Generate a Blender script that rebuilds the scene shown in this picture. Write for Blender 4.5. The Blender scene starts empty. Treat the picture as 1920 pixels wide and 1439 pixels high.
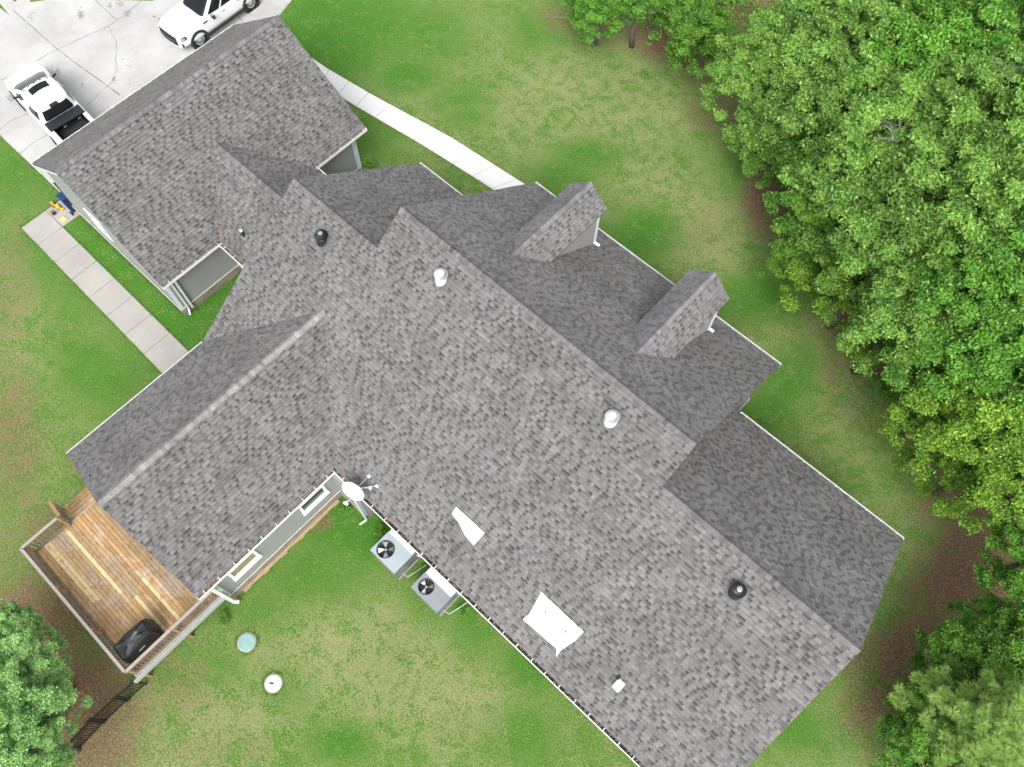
import bpy, math, random
import numpy as np
from mathutils import Vector, Matrix
random.seed(7); rng = np.random.default_rng(7)
PI = math.pi
sc = bpy.context.scene
# ---------------------------------------------------------------- camera (drone looking down at the roof)
FPX, TILT, ROLL, YAW, CAMZ = 1547.79, 0.4261, -0.0049, -0.7421, 31.53
def w2h(p):                                   # turn a level vector into the house's own axes
    c, s = math.cos(YAW), math.sin(YAW)
    return Vector((p[0]*c + p[1]*s, -p[0]*s + p[1]*c, p[2]))
_fw = Vector((0, math.sin(TILT), -math.cos(TILT))); _up = Vector((0, math.cos(TILT), math.sin(TILT))); _rt = Vector((1, 0, 0))
_R = w2h(_rt*math.cos(ROLL) - _up*math.sin(ROLL)); _U = w2h(_rt*math.sin(ROLL) + _up*math.cos(ROLL)); _B = -w2h(_fw)
cam = bpy.data.cameras.new('camera'); camo = bpy.data.objects.new('camera', cam); sc.collection.objects.link(camo)
cam.sensor_width = 36; cam.lens = FPX/1920*36; cam.clip_end = 2000; cam.clip_start = .5
camo.matrix_world = Matrix(((_R.x, _U.x, _B.x, 0), (_R.y, _U.y, _B.y, 0), (_R.z, _U.z, _B.z, CAMZ), (0, 0, 0, 1)))
sc.camera = camo
def P(px, py, z=0.):                          # ground (or level z) point seen at a photo pixel
    d = (px-960)/FPX*_R + (719.5-py)/FPX*_U - _B
    s = (z-CAMZ)/d.z
    return Vector((s*d.x, s*d.y, z))
# ---------------------------------------------------------------- sky, soft sun, exposure
SUN_EL, SUN_AZ = math.radians(50), math.radians(308)     # azimuth of the direction towards the sun, from +x counter-clockwise
w = bpy.data.worlds.new("World"); sc.world = w; w.use_nodes = True
nt = w.node_tree; bg = nt.nodes['Background']
sky = nt.nodes.new('ShaderNodeTexSky'); sky.sky_type = 'NISHITA'; sky.sun_disc = False
sky.sun_elevation = SUN_EL; sky.sun_rotation = PI/2 - SUN_AZ; sky.dust_density = 3.0; sky.air_density = 1.0; sky.ozone_density = 1.0
hs = nt.nodes.new('ShaderNodeHueSaturation'); hs.inputs['Saturation'].default_value = 0.22
nt.links.new(sky.outputs[0], hs.inputs['Color']); nt.links.new(hs.outputs[0], bg.inputs['Color'])
bg.inputs['Strength'].default_value = 0.15
sl = bpy.data.lights.new('sun', 'SUN'); sl.energy = 1.1; sl.angle = math.radians(28); sl.color = (1, .965, .92)
so = bpy.data.objects.new('sun', sl); sc.collection.objects.link(so); so.location = (0, 0, 60)
sd = Vector((math.cos(SUN_EL)*math.cos(SUN_AZ), math.cos(SUN_EL)*math.sin(SUN_AZ), math.sin(SUN_EL)))
so.rotation_euler = sd.to_track_quat('Z', 'Y').to_euler()
sc.view_settings.view_transform = 'Standard'; sc.view_settings.look = 'None'; sc.view_settings.gamma = 1
sc.view_settings.exposure = 0.98; sc.view_settings.use_curve_mapping = False
sc.render.engine = 'CYCLES'; sc.cycles.max_bounces = 6; sc.cycles.transparent_max_bounces = 6
# ---------------------------------------------------------------- materials
def node_mat(name):
    m = bpy.data.materials.new(name); m.use_nodes = True
    return m, m.node_tree, m.node_tree.nodes['Principled BSDF']
def N(t, kind, **kw):
    n = t.nodes.new(kind)
    for k, v in kw.items():
        if hasattr(n, k): setattr(n, k, v)
        else: n.inputs[k].default_value = v
    return n
def rgba(c): return (c[0], c[1], c[2], 1)
def coords(t, scale=1., kind='Object'):
    tc = N(t, 'ShaderNodeTexCoord')
    if kind == 'World': return N(t, 'ShaderNodeNewGeometry').outputs['Position']
    return tc.outputs[kind]
def noise(t, vec, scale, detail=3, rough=.55, dist=0.):
    n = N(t, 'ShaderNodeTexNoise'); n.inputs['Scale'].default_value = scale; n.inputs['Detail'].default_value = detail
    n.inputs['Roughness'].default_value = rough; n.inputs['Distortion'].default_value = dist
    t.links.new(vec, n.inputs['Vector']); return n.outputs['Fac']
def ramp(t, fac, stops):
    r = N(t, 'ShaderNodeValToRGB'); e = r.color_ramp.elements
    while len(e) < len(stops): e.new(.5)
    for i, (p, c) in enumerate(stops):
        e[i].position = p; e[i].color = rgba(c) if hasattr(c, '__len__') else (c, c, c, 1)
    t.links.new(fac, r.inputs['Fac']); return r.outputs['Color']
def mix(t, a, b, fac, mode='MIX'):
    m = N(t, 'ShaderNodeMix', data_type='RGBA', blend_type=mode)
    for s, v in ((m.inputs[0], fac), (m.inputs[6], a), (m.inputs[7], b)):
        if hasattr(v, 'is_linked') or hasattr(v, 'links'): t.links.new(v, s)
        else: s.default_value = v if not hasattr(v, '__len__') else rgba(v)
    return m.outputs[2]
def math_(t, op, a, b=0.):
    m = N(t, 'ShaderNodeMath', operation=op)
    for s, v in ((m.inputs[0], a), (m.inputs[1], b)):
        if hasattr(v, 'links'): t.links.new(v, s)
        else: s.default_value = v
    return m.outputs[0]
def bump(t, bs, h, strength=.3, dist=.01):
    b = N(t, 'ShaderNodeBump'); b.inputs['Strength'].default_value = strength; b.inputs['Distance'].default_value = dist
    t.links.new(h, b.inputs['Height']); t.links.new(b.outputs[0], bs.inputs['Normal'])
def simple(name, col, rough=.6, metal=0., var=.12, scale=8., spec=.5, bumpy=0.):
    m, t, bs = node_mat(name)
    v = coords(t)
    f = noise(t, v, scale, 4)
    c = mix(t, [x*(1-var) for x in col], [min(1, x*(1+var)) for x in col], f)
    t.links.new(c, bs.inputs['Base Color']); bs.inputs['Roughness'].default_value = rough; bs.inputs['Metallic'].default_value = metal
    bs.inputs['Specular IOR Level'].default_value = spec
    if bumpy: bump(t, bs, noise(t, v, scale*6, 3), bumpy, .01)
    return m
def attr(t, name):
    a = N(t, 'ShaderNodeAttribute'); a.attribute_name = name; return a
# shingles: every tab carries its own granule tone and painted shadow in the 'tone' attribute
def shingle_mat(name, tint=(1, 1, 1)):
    m, t, bs = node_mat(name); a = attr(t, 'tone'); v = coords(t, kind='World')
    g = noise(t, v, 34, 4, .8); big = noise(t, v, .7, 4, .6); mid = noise(t, v, 4.5, 4, .65, .4)
    c = mix(t, a.outputs['Color'], tint, 1., 'MULTIPLY')
    c = mix(t, c, ramp(t, g, [(.34, .62), (.5, 1.), (.68, 1.5)]), .85, 'MULTIPLY')
    c = mix(t, c, ramp(t, big, [(.3, .84), (.7, 1.15)]), 1., 'MULTIPLY')
    c = mix(t, c, ramp(t, mid, [(.3, .86), (.7, 1.14)]), 1., 'MULTIPLY')
    t.links.new(c, bs.inputs['Base Color']); bs.inputs['Roughness'].default_value = .93; bs.inputs['Specular IOR Level'].default_value = .25
    bump(t, bs, g, .5, .012)
    return m
M = {}
M['shingle'] = shingle_mat('shingle'); M['cap'] = shingle_mat('ridge_shingle', (1.0, .985, 1.02)); M['cap_pale'] = shingle_mat('ridge_pale', (1.25, 1.24, 1.22))
M['roofdeck'] = simple('roof_edge', (.11, .105, .11), .9)
M['white'] = simple('white_trim', (.74, .76, .76), .45, var=.05)
M['pale'] = simple('downspout_white', (.62, .68, .68), .45, var=.05)
M['dark'] = simple('dark_debris', (.035, .03, .028), .95, var=.4, scale=20)
def siding():
    m, t, bs = node_mat('grey_siding'); v = coords(t, kind='World'); s = N(t, 'ShaderNodeSeparateXYZ'); t.links.new(v, s.inputs[0])
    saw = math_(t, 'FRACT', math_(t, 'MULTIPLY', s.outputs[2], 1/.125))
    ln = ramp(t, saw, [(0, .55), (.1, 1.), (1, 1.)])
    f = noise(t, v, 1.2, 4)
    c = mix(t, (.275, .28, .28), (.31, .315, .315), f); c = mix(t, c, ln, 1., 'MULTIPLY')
    t.links.new(c, bs.inputs['Base Color']); bs.inputs['Roughness'].default_value = .6
    bump(t, bs, math_(t, 'SUBTRACT', 1., saw), .8, .012); return m
M['siding'] = siding()
def brick():
    m, t, bs = node_mat('foundation_brick'); v = coords(t, kind='World'); s = N(t, 'ShaderNodeSeparateXYZ'); t.links.new(v, s.inputs[0])
    cb = N(t, 'ShaderNodeCombineXYZ'); t.links.new(math_(t, 'ADD', s.outputs[0], s.outputs[1]), cb.inputs[0]); t.links.new(s.outputs[2], cb.inputs[1])
    b = N(t, 'ShaderNodeTexBrick'); t.links.new(cb.outputs[0], b.inputs['Vector']); b.inputs['Scale'].default_value = 1
    b.inputs['Brick Width'].default_value = .2; b.inputs['Row Height'].default_value = .075; b.inputs['Mortar Size'].default_value = .008
    b.inputs['Color1'].default_value = (.21, .14, .115, 1); b.inputs['Color2'].default_value = (.30, .23, .2, 1); b.inputs['Mortar'].default_value = (.36, .33, .3, 1)
    c = mix(t, b.outputs['Color'], ramp(t, noise(t, v, 3, 4), [(.3, .75), (.7, 1.2)]), 1., 'MULTIPLY')
    t.links.new(c, bs.inputs['Base Color']); bs.inputs['Roughness'].default_value = .9; return m
M['brick'] = brick()
def concrete(name, base, stain=.16):
    m, t, bs = node_mat(name); v = coords(t, kind='World')
    f = noise(t, v, .35, 6, .65); g = noise(t, v, 22, 3); k = noise(t, v, 2.3, 5, .7, .6)
    c = mix(t, base, ramp(t, f, [(.3, 1-stain), (.65, 1.04)]), 1., 'MULTIPLY')
    c = mix(t, c, ramp(t, g, [(.3, .93), (.7, 1.05)]), 1., 'MULTIPLY')
    c = mix(t, c, ramp(t, k, [(.22, (.72, .66, .58)), (.34, 1.), (1, 1.)]), 1., 'MULTIPLY')
    t.links.new(c, bs.inputs['Base Color']); bs.inputs['Roughness'].default_value = .9; bump(t, bs, g, .25, .005); return m
M['drive'] = concrete('driveway_concrete', (.49, .485, .47), .26); M['walk'] = concrete('walk_concrete', (.40, .38, .35), .2)
M['walkbright'] = concrete('walk_concrete_pale', (.72, .72, .71), .08)
def ground_mat():
    m, t, bs = node_mat('lawn'); v = coords(t, kind='World'); a = attr(t, 'mask'); s = N(t, 'ShaderNodeSeparateColor'); t.links.new(a.outputs['Color'], s.inputs[0])
    n1 = noise(t, v, .32, 5, .62, .4); n2 = noise(t, v, 1.6, 5, .68, .5); n3 = noise(t, v, 9, 4, .75); n4 = noise(t, v, 26, 4, .85); n5 = noise(t, v, 13, 3, .7)
    jag = math_(t, 'MULTIPLY', math_(t, 'SUBTRACT', math_(t, 'ADD', math_(t, 'ADD', math_(t, 'MULTIPLY', n2, .4), math_(t, 'MULTIPLY', n3, .4)), math_(t, 'MULTIPLY', n5, .2)), .5), 6.5)
    lushm = ramp(t, math_(t, 'ADD', s.outputs[1], jag), [(.25, 0.), (.8, 1.)]); tanm = ramp(t, math_(t, 'ADD', s.outputs[2], jag), [(.1, 0.), (.8, 1.)])
    q = math_(t, 'ADD', math_(t, 'MULTIPLY', n1, .6), math_(t, 'MULTIPLY', n2, .6)); q = math_(t, 'ADD', q, math_(t, 'MULTIPLY', n3, .8))
    q = math_(t, 'ADD', q, math_(t, 'MULTIPLY', n4, .9)); q = math_(t, 'ADD', q, math_(t, 'MULTIPLY', math_(t, 'SUBTRACT', noise(t, v, 3.6, 5, .75, .3), .5), .5))
    q = math_(t, 'ADD', q, math_(t, 'MULTIPLY', tanm, .24)); q = math_(t, 'SUBTRACT', q, math_(t, 'MULTIPLY', lushm, .24)); q = math_(t, 'SUBTRACT', q, .01)
    g = ramp(t, q, [(.0, (.035, .115, .014)), (.25, (.06, .18, .022)), (.42, (.10, .215, .036)), (.55, (.155, .245, .062)), (.7, (.23, .285, .105)), (.85, (.34, .345, .17)), (1, (.46, .43, .26))])
    # ramp input is 0..1; rescale q (about 0.8..1.7) into it
    rr = g.node; mp = N(t, 'ShaderNodeMapRange'); mp.inputs['From Min'].default_value = .76; mp.inputs['From Max'].default_value = 2.1
    t.links.new(q, mp.inputs['Value']); t.links.new(mp.outputs[0], rr.inputs['Fac'])
    soil = ramp(t, math_(t, 'ADD', math_(t, 'MULTIPLY', n3, .6), math_(t, 'MULTIPLY', n4, .4)), [(.3, (.075, .048, .028)), (.46, (.17, .105, .062)), (.58, (.28, .18, .11)), (.72, (.45, .33, .22))])
    b = math_(t, 'ADD', s.outputs[0], math_(t, 'MULTIPLY', math_(t, 'SUBTRACT', math_(t, 'ADD', math_(t, 'MULTIPLY', n2, .6), math_(t, 'MULTIPLY', n3, .55)), .575), 1.5))
    bf = ramp(t, b, [(.32, 0.), (.95, 1.)])
    g = mix(t, g, (.055, .20, .018), math_(t, 'MULTIPLY', lushm, .62)); g = mix(t, g, (.33, .30, .15), math_(t, 'MULTIPLY', tanm, .34))
    c = mix(t, g, soil, bf)
    c = mix(t, c, ramp(t, n4, [(.35, .48), (.5, 1.), (.65, 1.55)]), .92, 'MULTIPLY')
    c = mix(t, c, ramp(t, n5, [(.35, .8), (.65, 1.2)]), .8, 'MULTIPLY')
    t.links.new(c, bs.inputs['Base Color']); bs.inputs['Roughness'].default_value = .95; bs.inputs['Specular IOR Level'].default_value = .15
    bump(t, bs, math_(t, 'ADD', n4, math_(t, 'MULTIPLY', n3, 1.2)), .9, .05); return m
M['ground'] = ground_mat()
def leaf_mat(name, dark, light, tip):
    m = bpy.data.materials.new(name); m.use_nodes = True; t = m.node_tree; bs = t.nodes['Principled BSDF']; a = attr(t, 'tone')
    s = N(t, 'ShaderNodeSeparateColor'); t.links.new(a.outputs['Color'], s.inputs[0])
    c = mix(t, [x*1.2 for x in dark], light, s.outputs[0]); c = mix(t, mix(t, c, tip, s.outputs[1]), (1.18, 1.2, 1.05), 1., 'MULTIPLY')
    t.links.new(c, bs.inputs['Base Color']); bs.inputs['Roughness'].default_value = .5; bs.inputs['Specular IOR Level'].default_value = .35
    tr = N(t, 'ShaderNodeBsdfTranslucent'); t.links.new(mix(t, c, (1.0, 1.0, .35), .25, 'MULTIPLY'), tr.inputs['Color'])
    ms = N(t, 'ShaderNodeMixShader'); ms.inputs[0].default_value = .36
    t.links.new(bs.outputs[0], ms.inputs[1]); t.links.new(tr.outputs[0], ms.inputs[2]); t.links.new(ms.outputs[0], t.nodes['Material Output'].inputs['Surface'])
    return m
LEAF = {
 'light': leaf_mat('leaf_light', (.06, .15, .028), (.22, .42, .085), (.44, .56, .17)),
 'bright': leaf_mat('leaf_bright', (.04, .13, .018), (.15, .38, .05), (.36, .54, .12)),
 'yellow': leaf_mat('leaf_yellow', (.055, .14, .016), (.21, .40, .05), (.48, .56, .11)),
 'dark': leaf_mat('leaf_dark', (.04, .12, .018), (.15, .33, .045), (.32, .48, .1)),
 'grey': leaf_mat('leaf_grey', (.055, .14, .024), (.20, .38, .075), (.43, .54, .18)),
 'sage': leaf_mat('leaf_sage', (.10, .23, .08), (.38, .60, .25), (.52, .68, .3)),
 'pine': leaf_mat('pine_needle', (.12, .22, .05), (.34, .50, .16), (.46, .58, .22)),
}
M['bark'] = simple('bark', (.14, .115, .095), .95, var=.4, scale=12, bumpy=.5)
M['twig'] = simple('bare_twig', (.27, .25, .23), .9, var=.3, scale=12)
def wood(name, a, b, c3, grain=1.):
    m, t, bs = node_mat(name); at = attr(t, 'tone'); v = coords(t, kind='World'); mp = N(t, 'ShaderNodeMapping'); mp.inputs['Scale'].default_value = (2.2, 40, 8)
    t.links.new(v, mp.inputs[0]); g = noise(t, mp.outputs[0], 1., 5, .65); blot = noise(t, v, 1.1, 5, .7, .5); f = noise(t, v, 7, 4, .7)
    c = mix(t, a, b, g); c = mix(t, c, c3, ramp(t, blot, [(.5, 0.), (.66, .75)])); c = mix(t, c, at.outputs['Color'], 1., 'MULTIPLY')
    c = mix(t, c, ramp(t, f, [(.3, .45), (.47, 1.), (.75, 1.2)]), .85, 'MULTIPLY')
    t.links.new(c, bs.inputs['Base Color']); bs.inputs['Roughness'].default_value = .8; return m
M['deck'] = wood('deck_boards', (.28, .17, .078), (.50, .325, .155), (.44, .36, .29))
M['deckwood'] = wood('deck_framing', (.33, .19, .085), (.42, .26, .12), (.34, .25, .17))
M['rail'] = simple('weathered_rail', (.36, .315, .285), .85, var=.2, scale=10)
M['railgrey'] = simple('weathered_rim', (.38, .40, .37), .85, var=.25, scale=6)
M['baluster'] = simple('baluster_wood', (.20, .165, .14), .85, var=.25, scale=10)
M['carwhite'], t_, b_ = node_mat('white_car_paint'); b_.inputs['Base Color'].default_value = (.80, .81, .81, 1); b_.inputs['Roughness'].default_value = .28; b_.inputs['Coat Weight'].default_value = .5
M['glass'], t_, b_ = node_mat('dark_glass'); b_.inputs['Base Color'].default_value = (.010, .014, .016, 1); b_.inputs['Roughness'].default_value = .08; b_.inputs['Specular IOR Level'].default_value = .22
M['winglass'], t_, b_ = node_mat('window_glass'); b_.inputs['Base Color'].default_value = (.05, .06, .06, 1); b_.inputs['Roughness'].default_value = .08
M['blind'] = simple('tan_blind', (.26, .24, .15), .8)
M['black'] = simple('black_plastic', (.016, .017, .019), .5, var=.3)
M['blackpaint'] = simple('black_metal', (.022, .024, .03), .32, var=.2)
M['rubber'] = simple('tyre', (.018, .018, .018), .85); M['chrome'] = simple('bright_alloy', (.62, .63, .64), .25, .8)
M['lampglass'] = simple('lamp_lens', (.42, .44, .46), .12, .3); M['amber'] = simple('amber_lens', (.35, .10, .02), .3)
M['galv'] = simple('unit_sheet_steel', (.44, .50, .53), .38, .3, var=.06, scale=3); M['galvdark'] = simple('unit_grey_sheet', (.30, .32, .35), .4, .25, var=.12, scale=3)
M['galvlight'] = simple('unit_pale_sheet', (.62, .67, .69), .4, .2, var=.04); M['unitside'] = simple('unit_side', (.20, .22, .225), .5, .2); M['rubrib'] = simple('bed_rib', (.07, .072, .075), .5); M['dish'] = simple('dish_white', (.70, .78, .78), .4, var=.04)
M['cover'] = simple('grill_cover', (.016, .018, .022), .42, var=.3, scale=3)
M['sheet'] = simple('white_sheet', (.82, .83, .84), .6, var=.05, scale=2., bumpy=.3)
M['ventwhite'] = simple('vent_white', (.58, .60, .61), .45, var=.04); M['print'] = simple('sheet_print', (.3, .3, .3), .7)
M['bluebin'] = simple('blue_bin', (.012, .035, .13), .45); M['bluelid'] = simple('bin_lid', (.03, .04, .07), .4)
M['yellow'] = simple('yellow_plastic', (.75, .50, .03), .45); M['orange'] = simple('orange_plastic', (.60, .25, .05), .5)
M['paleyellow'] = simple('pale_yellow', (.80, .68, .18), .6); M['brownbox'] = simple('brown_block', (.22, .12, .07), .7)
M['lidteal'] = simple('teal_lid', (.25, .40, .36), .7, var=.25, scale=4); M['lidpale'] = simple('pale_lid', (.52, .60, .56), .7, var=.25, scale=5)
M['fence'] = simple('black_fence', (.012, .013, .015), .5); M['litter'] = simple('dry_leaf', (.27, .17, .10), .9, var=.5, scale=3)
M['blade'] = leaf_mat('grass_blade', (.05, .13, .018), (.13, .25, .05), (.33, .34, .14)); M['post'] = simple('rust_post', (.20, .085, .05), .8)
M['vinyl'] = simple('door_panel', (.55, .56, .55), .5)
# ---------------------------------------------------------------- mesh helpers
class MB:
    def __init__(s): s.v = []; s.f = []; s.c = []; s.m = []
    def face(s, pts, c=(1, 1, 1), m=0):
        i = len(s.v); s.v += [tuple(p) for p in pts]; s.f.append(list(range(i, i+len(pts)))); s.c.append(c); s.m.append(m)
    def mesh_(s, vs, fs, c=(1, 1, 1), m=0):
        i = len(s.v); s.v += [tuple(p) for p in vs]
        for f in fs: s.f.append([i+k for k in f]); s.c.append(c); s.m.append(m)
    def box(s, x0, y0, z0, x1, y1, z1, c=(1, 1, 1), m=0):
        vs = [(x, y, z) for z in (z0, z1) for y in (y0, y1) for x in (x0, x1)]
        s.mesh_(vs, [(0, 2, 3, 1), (4, 5, 7, 6), (0, 1, 5, 4), (2, 6, 7, 3), (0, 4, 6, 2), (1, 3, 7, 5)], c, m)
    def beam(s, a, b, wd, h, c=(1, 1, 1), m=0, upv=(0, 0, 1)):
        a = Vector(a); b = Vector(b); d = (b-a).normalized(); u = Vector(upv)
        if abs(d.dot(u)) > .98: u = Vector((1, 0, 0))
        r = d.cross(u).normalized()*wd/2; u = r.cross(d).normalized()*h/2
        vs = [a-r-u, a+r-u, a+r+u, a-r+u, b-r-u, b+r-u, b+r+u, b-r+u]
        s.mesh_(vs, [(0, 1, 2, 3), (7, 6, 5, 4), (0, 4, 5, 1), (1, 5, 6, 2), (2, 6, 7, 3), (3, 7, 4, 0)], c, m)
    def tube(s, pts, rad, n=8, c=(1, 1, 1), m=0, cap=True):
        pts = [Vector(p) for p in pts]; rs = rad if hasattr(rad, '__len__') else [rad]*len(pts); vs = []; fs = []
        for i, p in enumerate(pts):
            d = (pts[min(i+1, len(pts)-1)]-pts[max(i-1, 0)]).normalized(); u = Vector((0, 0, 1)) if abs(d.z) < .9 else Vector((1, 0, 0))
            r = d.cross(u).normalized(); q = r.cross(d).normalized()
            for k in range(n): vs.append(p+(r*math.cos(2*PI*k/n)+q*math.sin(2*PI*k/n))*rs[i])
        for i in range(len(pts)-1):
            for k in range(n): fs.append((i*n+k, i*n+(k+1) % n, (i+1)*n+(k+1) % n, (i+1)*n+k))
        if cap: fs.append(list(range(n))[::-1]); fs.append([(len(pts)-1)*n+k for k in range(n)])
        s.mesh_(vs, fs, c, m)
    def lathe(s, prof, o=(0, 0, 0), n=24, c=(1, 1, 1), m=0, axis='z', wob=None):
        vs = []; fs = []
        for i, (r, z) in enumerate(prof):
            for k in range(n):
                a = 2*PI*k/n; rr = r*(wob(i, k) if wob else 1)
                p = (rr*math.cos(a), rr*math.sin(a), z) if axis == 'z' else (rr*math.cos(a), z, rr*math.sin(a))
                vs.append((o[0]+p[0], o[1]+p[1], o[2]+p[2]))
        for i in range(len(prof)-1):
            for k in range(n): fs.append((i*n+k, i*n+(k+1) % n, (i+1)*n+(k+1) % n, (i+1)*n+k))
        s.mesh_(vs, fs, c, m)
    def build(s, name, mats, parent=None, smooth=False, bevel=0.):
        me = bpy.data.meshes.new(name); o = (parent_origin(parent) if parent is not None else Vector((0, 0, 0)))
        vs = s.v if o.length == 0 else [(p[0]-o.x, p[1]-o.y, p[2]-o.z) for p in s.v]
        me.from_pydata(vs, [], s.f)
        for m in (mats if isinstance(mats, (list, tuple)) else [mats]): me.materials.append(m)
        me.polygons.foreach_set('material_index', s.m); me.polygons.foreach_set('use_smooth', [smooth]*len(s.f))
        a = me.attributes.new('tone', 'FLOAT_COLOR', 'FACE'); a.data.foreach_set('color', np.array([(c[0], c[1], c[2], 1) for c in s.c], dtype=np.float32).ravel())
        me.update(); ob = bpy.data.objects.new(name, me); sc.collection.objects.link(ob)
        if parent is not None: ob.parent = parent
        if bevel: b = ob.modifiers.new('bevel', 'BEVEL'); b.width = bevel; b.segments = 2; b.limit_method = 'ANGLE'
        return ob
def parent_origin(p):
    o = Vector((0, 0, 0))
    while p is not None: o += p.location; p = p.parent
    return o
def tag(o, label=None, cat=None, group=None, kind=None):
    if label: o['label'] = label
    if cat: o['category'] = cat
    if group: o['group'] = group
    if kind: o['kind'] = kind
    return o
def empty(name, loc, label=None, cat=None, group=None):
    o = bpy.data.objects.new(name, None); o.location = loc; sc.collection.objects.link(o); o.empty_display_size = .2
    return tag(o, label, cat, group)
def copy_tree(o, parent=None):
    c = o.copy(); sc.collection.objects.link(c); c.parent = parent
    for ch in o.children: copy_tree(ch, c)
    return c
def place(root, loc, rz=0): root.location = loc; root.rotation_euler = (0, 0, rz)
# ---------------------------------------------------------------- ground, driveway, walks
def blob_mask(X, Y, blobs):
    m = np.zeros_like(X)
    for (px, py, rx, ry, st) in blobs:
        c = P(px, py); a = P(px+rx, py); b = P(px, py+ry)
        ax = np.array([a.x-c.x, a.y-c.y]); by = np.array([b.x-c.x, b.y-c.y])
        inv = np.linalg.inv(np.stack([ax, by], 1)); dx = X-c.x; dy = Y-c.y
        p = inv[0, 0]*dx+inv[0, 1]*dy; q = inv[1, 0]*dx+inv[1, 1]*dy
        m = np.maximum(m, st*np.exp(-(p*p+q*q)**1.3*.9))
    return m
SOIL = [(1425,370,40,80,1),(1490,440,35,50,.9),(1860,1080,70,90,1),(1770,1110,90,70,.9),(1640,1225,60,40,.7),(20,820,90,220,.62),(20,540,70,200,.5),(150,860,70,60,.45),(90,1000,80,80,.7),(400,1400,200,60,.42),(330,1290,90,90,.5),(1330,430,60,70,.42),(1560,760,50,80,.4),(1330,215,60,50,.62),(1660,980,60,60,.4),(1150,60,120,45,.6),(1240,70,70,55,1),(1285,105,40,25,1),(1060,30,60,40,.7),(1330,130,70,50,.6),(1330,220,45,50,.45),(1370,190,30,70,.7),(1440,330,35,90,.85),(1470,420,40,60,.9),(1500,350,80,150,1),(1590,600,60,90,.9),
 (1660,640,90,90,1),(1550,650,30,60,.35),(1560,700,16,50,.7),(1620,880,60,40,.3),(1720,800,50,90,.6),(1790,1090,90,110,1),(1830,1040,80,110,1),(1700,1230,90,90,.95),(1640,1330,90,80,.75),(1740,1180,70,60,.9),
 (1600,1245,50,40,.7),(1800,950,120,60,.8),(1850,900,100,200,1),(1900,1200,200,300,1),(1700,400,200,300,1),(1600,150,220,160,1),(1850,500,200,500,1),(1350,20,120,60,1),(60,1180,120,130,1),(190,1150,60,70,.75),
 (120,1300,170,120,1),(210,1340,90,60,.8),(170,1400,120,70,.9),(250,1290,50,40,.6),(90,1090,80,90,.65),(20,1020,70,120,.5),(20,600,60,120,.3),(300,1230,60,40,.4),(600,980,30,25,.8),(1500,960,60,60,.2),(1670,1400,80,60,.55),(2100,600,260,1200,1),(1500,-150,900,140,1),(1740,-60,600,160,1)]
LUSH = [(620,60,170,100,1),(800,70,90,60,.8),(860,190,60,30,.7),(1000,60,60,40,.5),(760,140,60,40,.9),(700,70,120,60,.5),(520,110,60,40,.4),(400,560,130,110,1),(230,470,160,120,.9),(330,600,70,60,1),(150,350,120,60,.6),(80,480,60,80,.7),(200,700,90,70,.6),(260,650,80,80,.5),(700,980,120,90,1),(640,970,80,60,.9),
 (1210,440,60,45,1),(1250,600,70,50,.7),(1420,560,80,50,.9),(1100,290,60,30,.8),(1050,330,60,40,.7),(880,220,50,20,.8),(1380,330,60,50,.6),(1480,700,60,60,.8),(1450,770,60,50,.7),(900,1120,70,120,.8),(1000,1230,60,80,.8),(600,1080,160,60,.5),(860,1070,60,60,.9),
 (480,1150,90,50,.6),(640,1390,60,40,.9),(970,1370,70,60,.7),(540,1290,60,50,.4),(1530,1280,40,60,.3),(1480,1350,60,60,.6),(700,260,60,40,.5),(250,880,80,50,.5),(30,330,90,60,.7),(1110,60,50,30,.5),(1190,690,60,30,.4),(810,1130,60,50,.8),(760,1000,50,60,.9),(1750,600,80,60,.3),(420,1250,50,40,.4)]
LEFTDIM = 0
TAN = [(1120,190,220,100,.45),(950,230,200,60,.35),(1330,420,80,120,.6),(1230,330,80,60,.5),(1430,640,80,60,.35),(1560,740,80,110,.3),(1500,800,60,60,.3),(620,1220,180,100,.6),(760,1290,160,110,.65),(740,1160,120,60,.45),(900,1330,100,90,.5),(430,1340,140,90,.5),(460,1190,60,60,.3),(40,560,50,160,.4),(60,760,60,120,.2),(140,920,60,40,.3),
 (960,1180,30,40,.5),(930,340,60,30,.2),(800,180,100,30,.3),(1640,1010,60,60,.25),(860,90,120,60,.25),(350,1400,160,60,.4)]
gx = np.concatenate([[-400, -200, -110, -75], np.arange(-54, 24, .3), [35, 60, 120, 400]]); gy = np.concatenate([[-400, -150, -60, -30], np.arange(-20, 48, .3), [60, 90, 150, 400]])
GX, GY = np.meshgrid(gx, gy); nz = np.stack([blob_mask(GX, GY, SOIL), blob_mask(GX, GY, LUSH), blob_mask(GX, GY, TAN)], -1)
nzz = nz.reshape(-1, 3)
me = bpy.data.meshes.new('lawn'); nxn, nyn = len(gx), len(gy)
idx = np.arange(nxn*nyn).reshape(nyn, nxn)
fs = np.stack([idx[:-1, :-1], idx[:-1, 1:], idx[1:, 1:], idx[1:, :-1]], -1).reshape(-1, 4)
me.from_pydata(np.stack([GX, GY, 0*GX], -1).reshape(-1, 3).tolist(), [], fs.tolist()); me.materials.append(M['ground'])
at = me.attributes.new('mask', 'FLOAT_COLOR', 'POINT'); at.data.foreach_set('color', np.concatenate([nzz, np.ones((len(nzz), 1))], 1).astype(np.float32).ravel())
lawn = bpy.data.objects.new('lawn', me); sc.collection.objects.link(lawn); tag(lawn, 'patchy green and tan lawn with bare brown soil near the trees', 'lawn', kind='structure')
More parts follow.
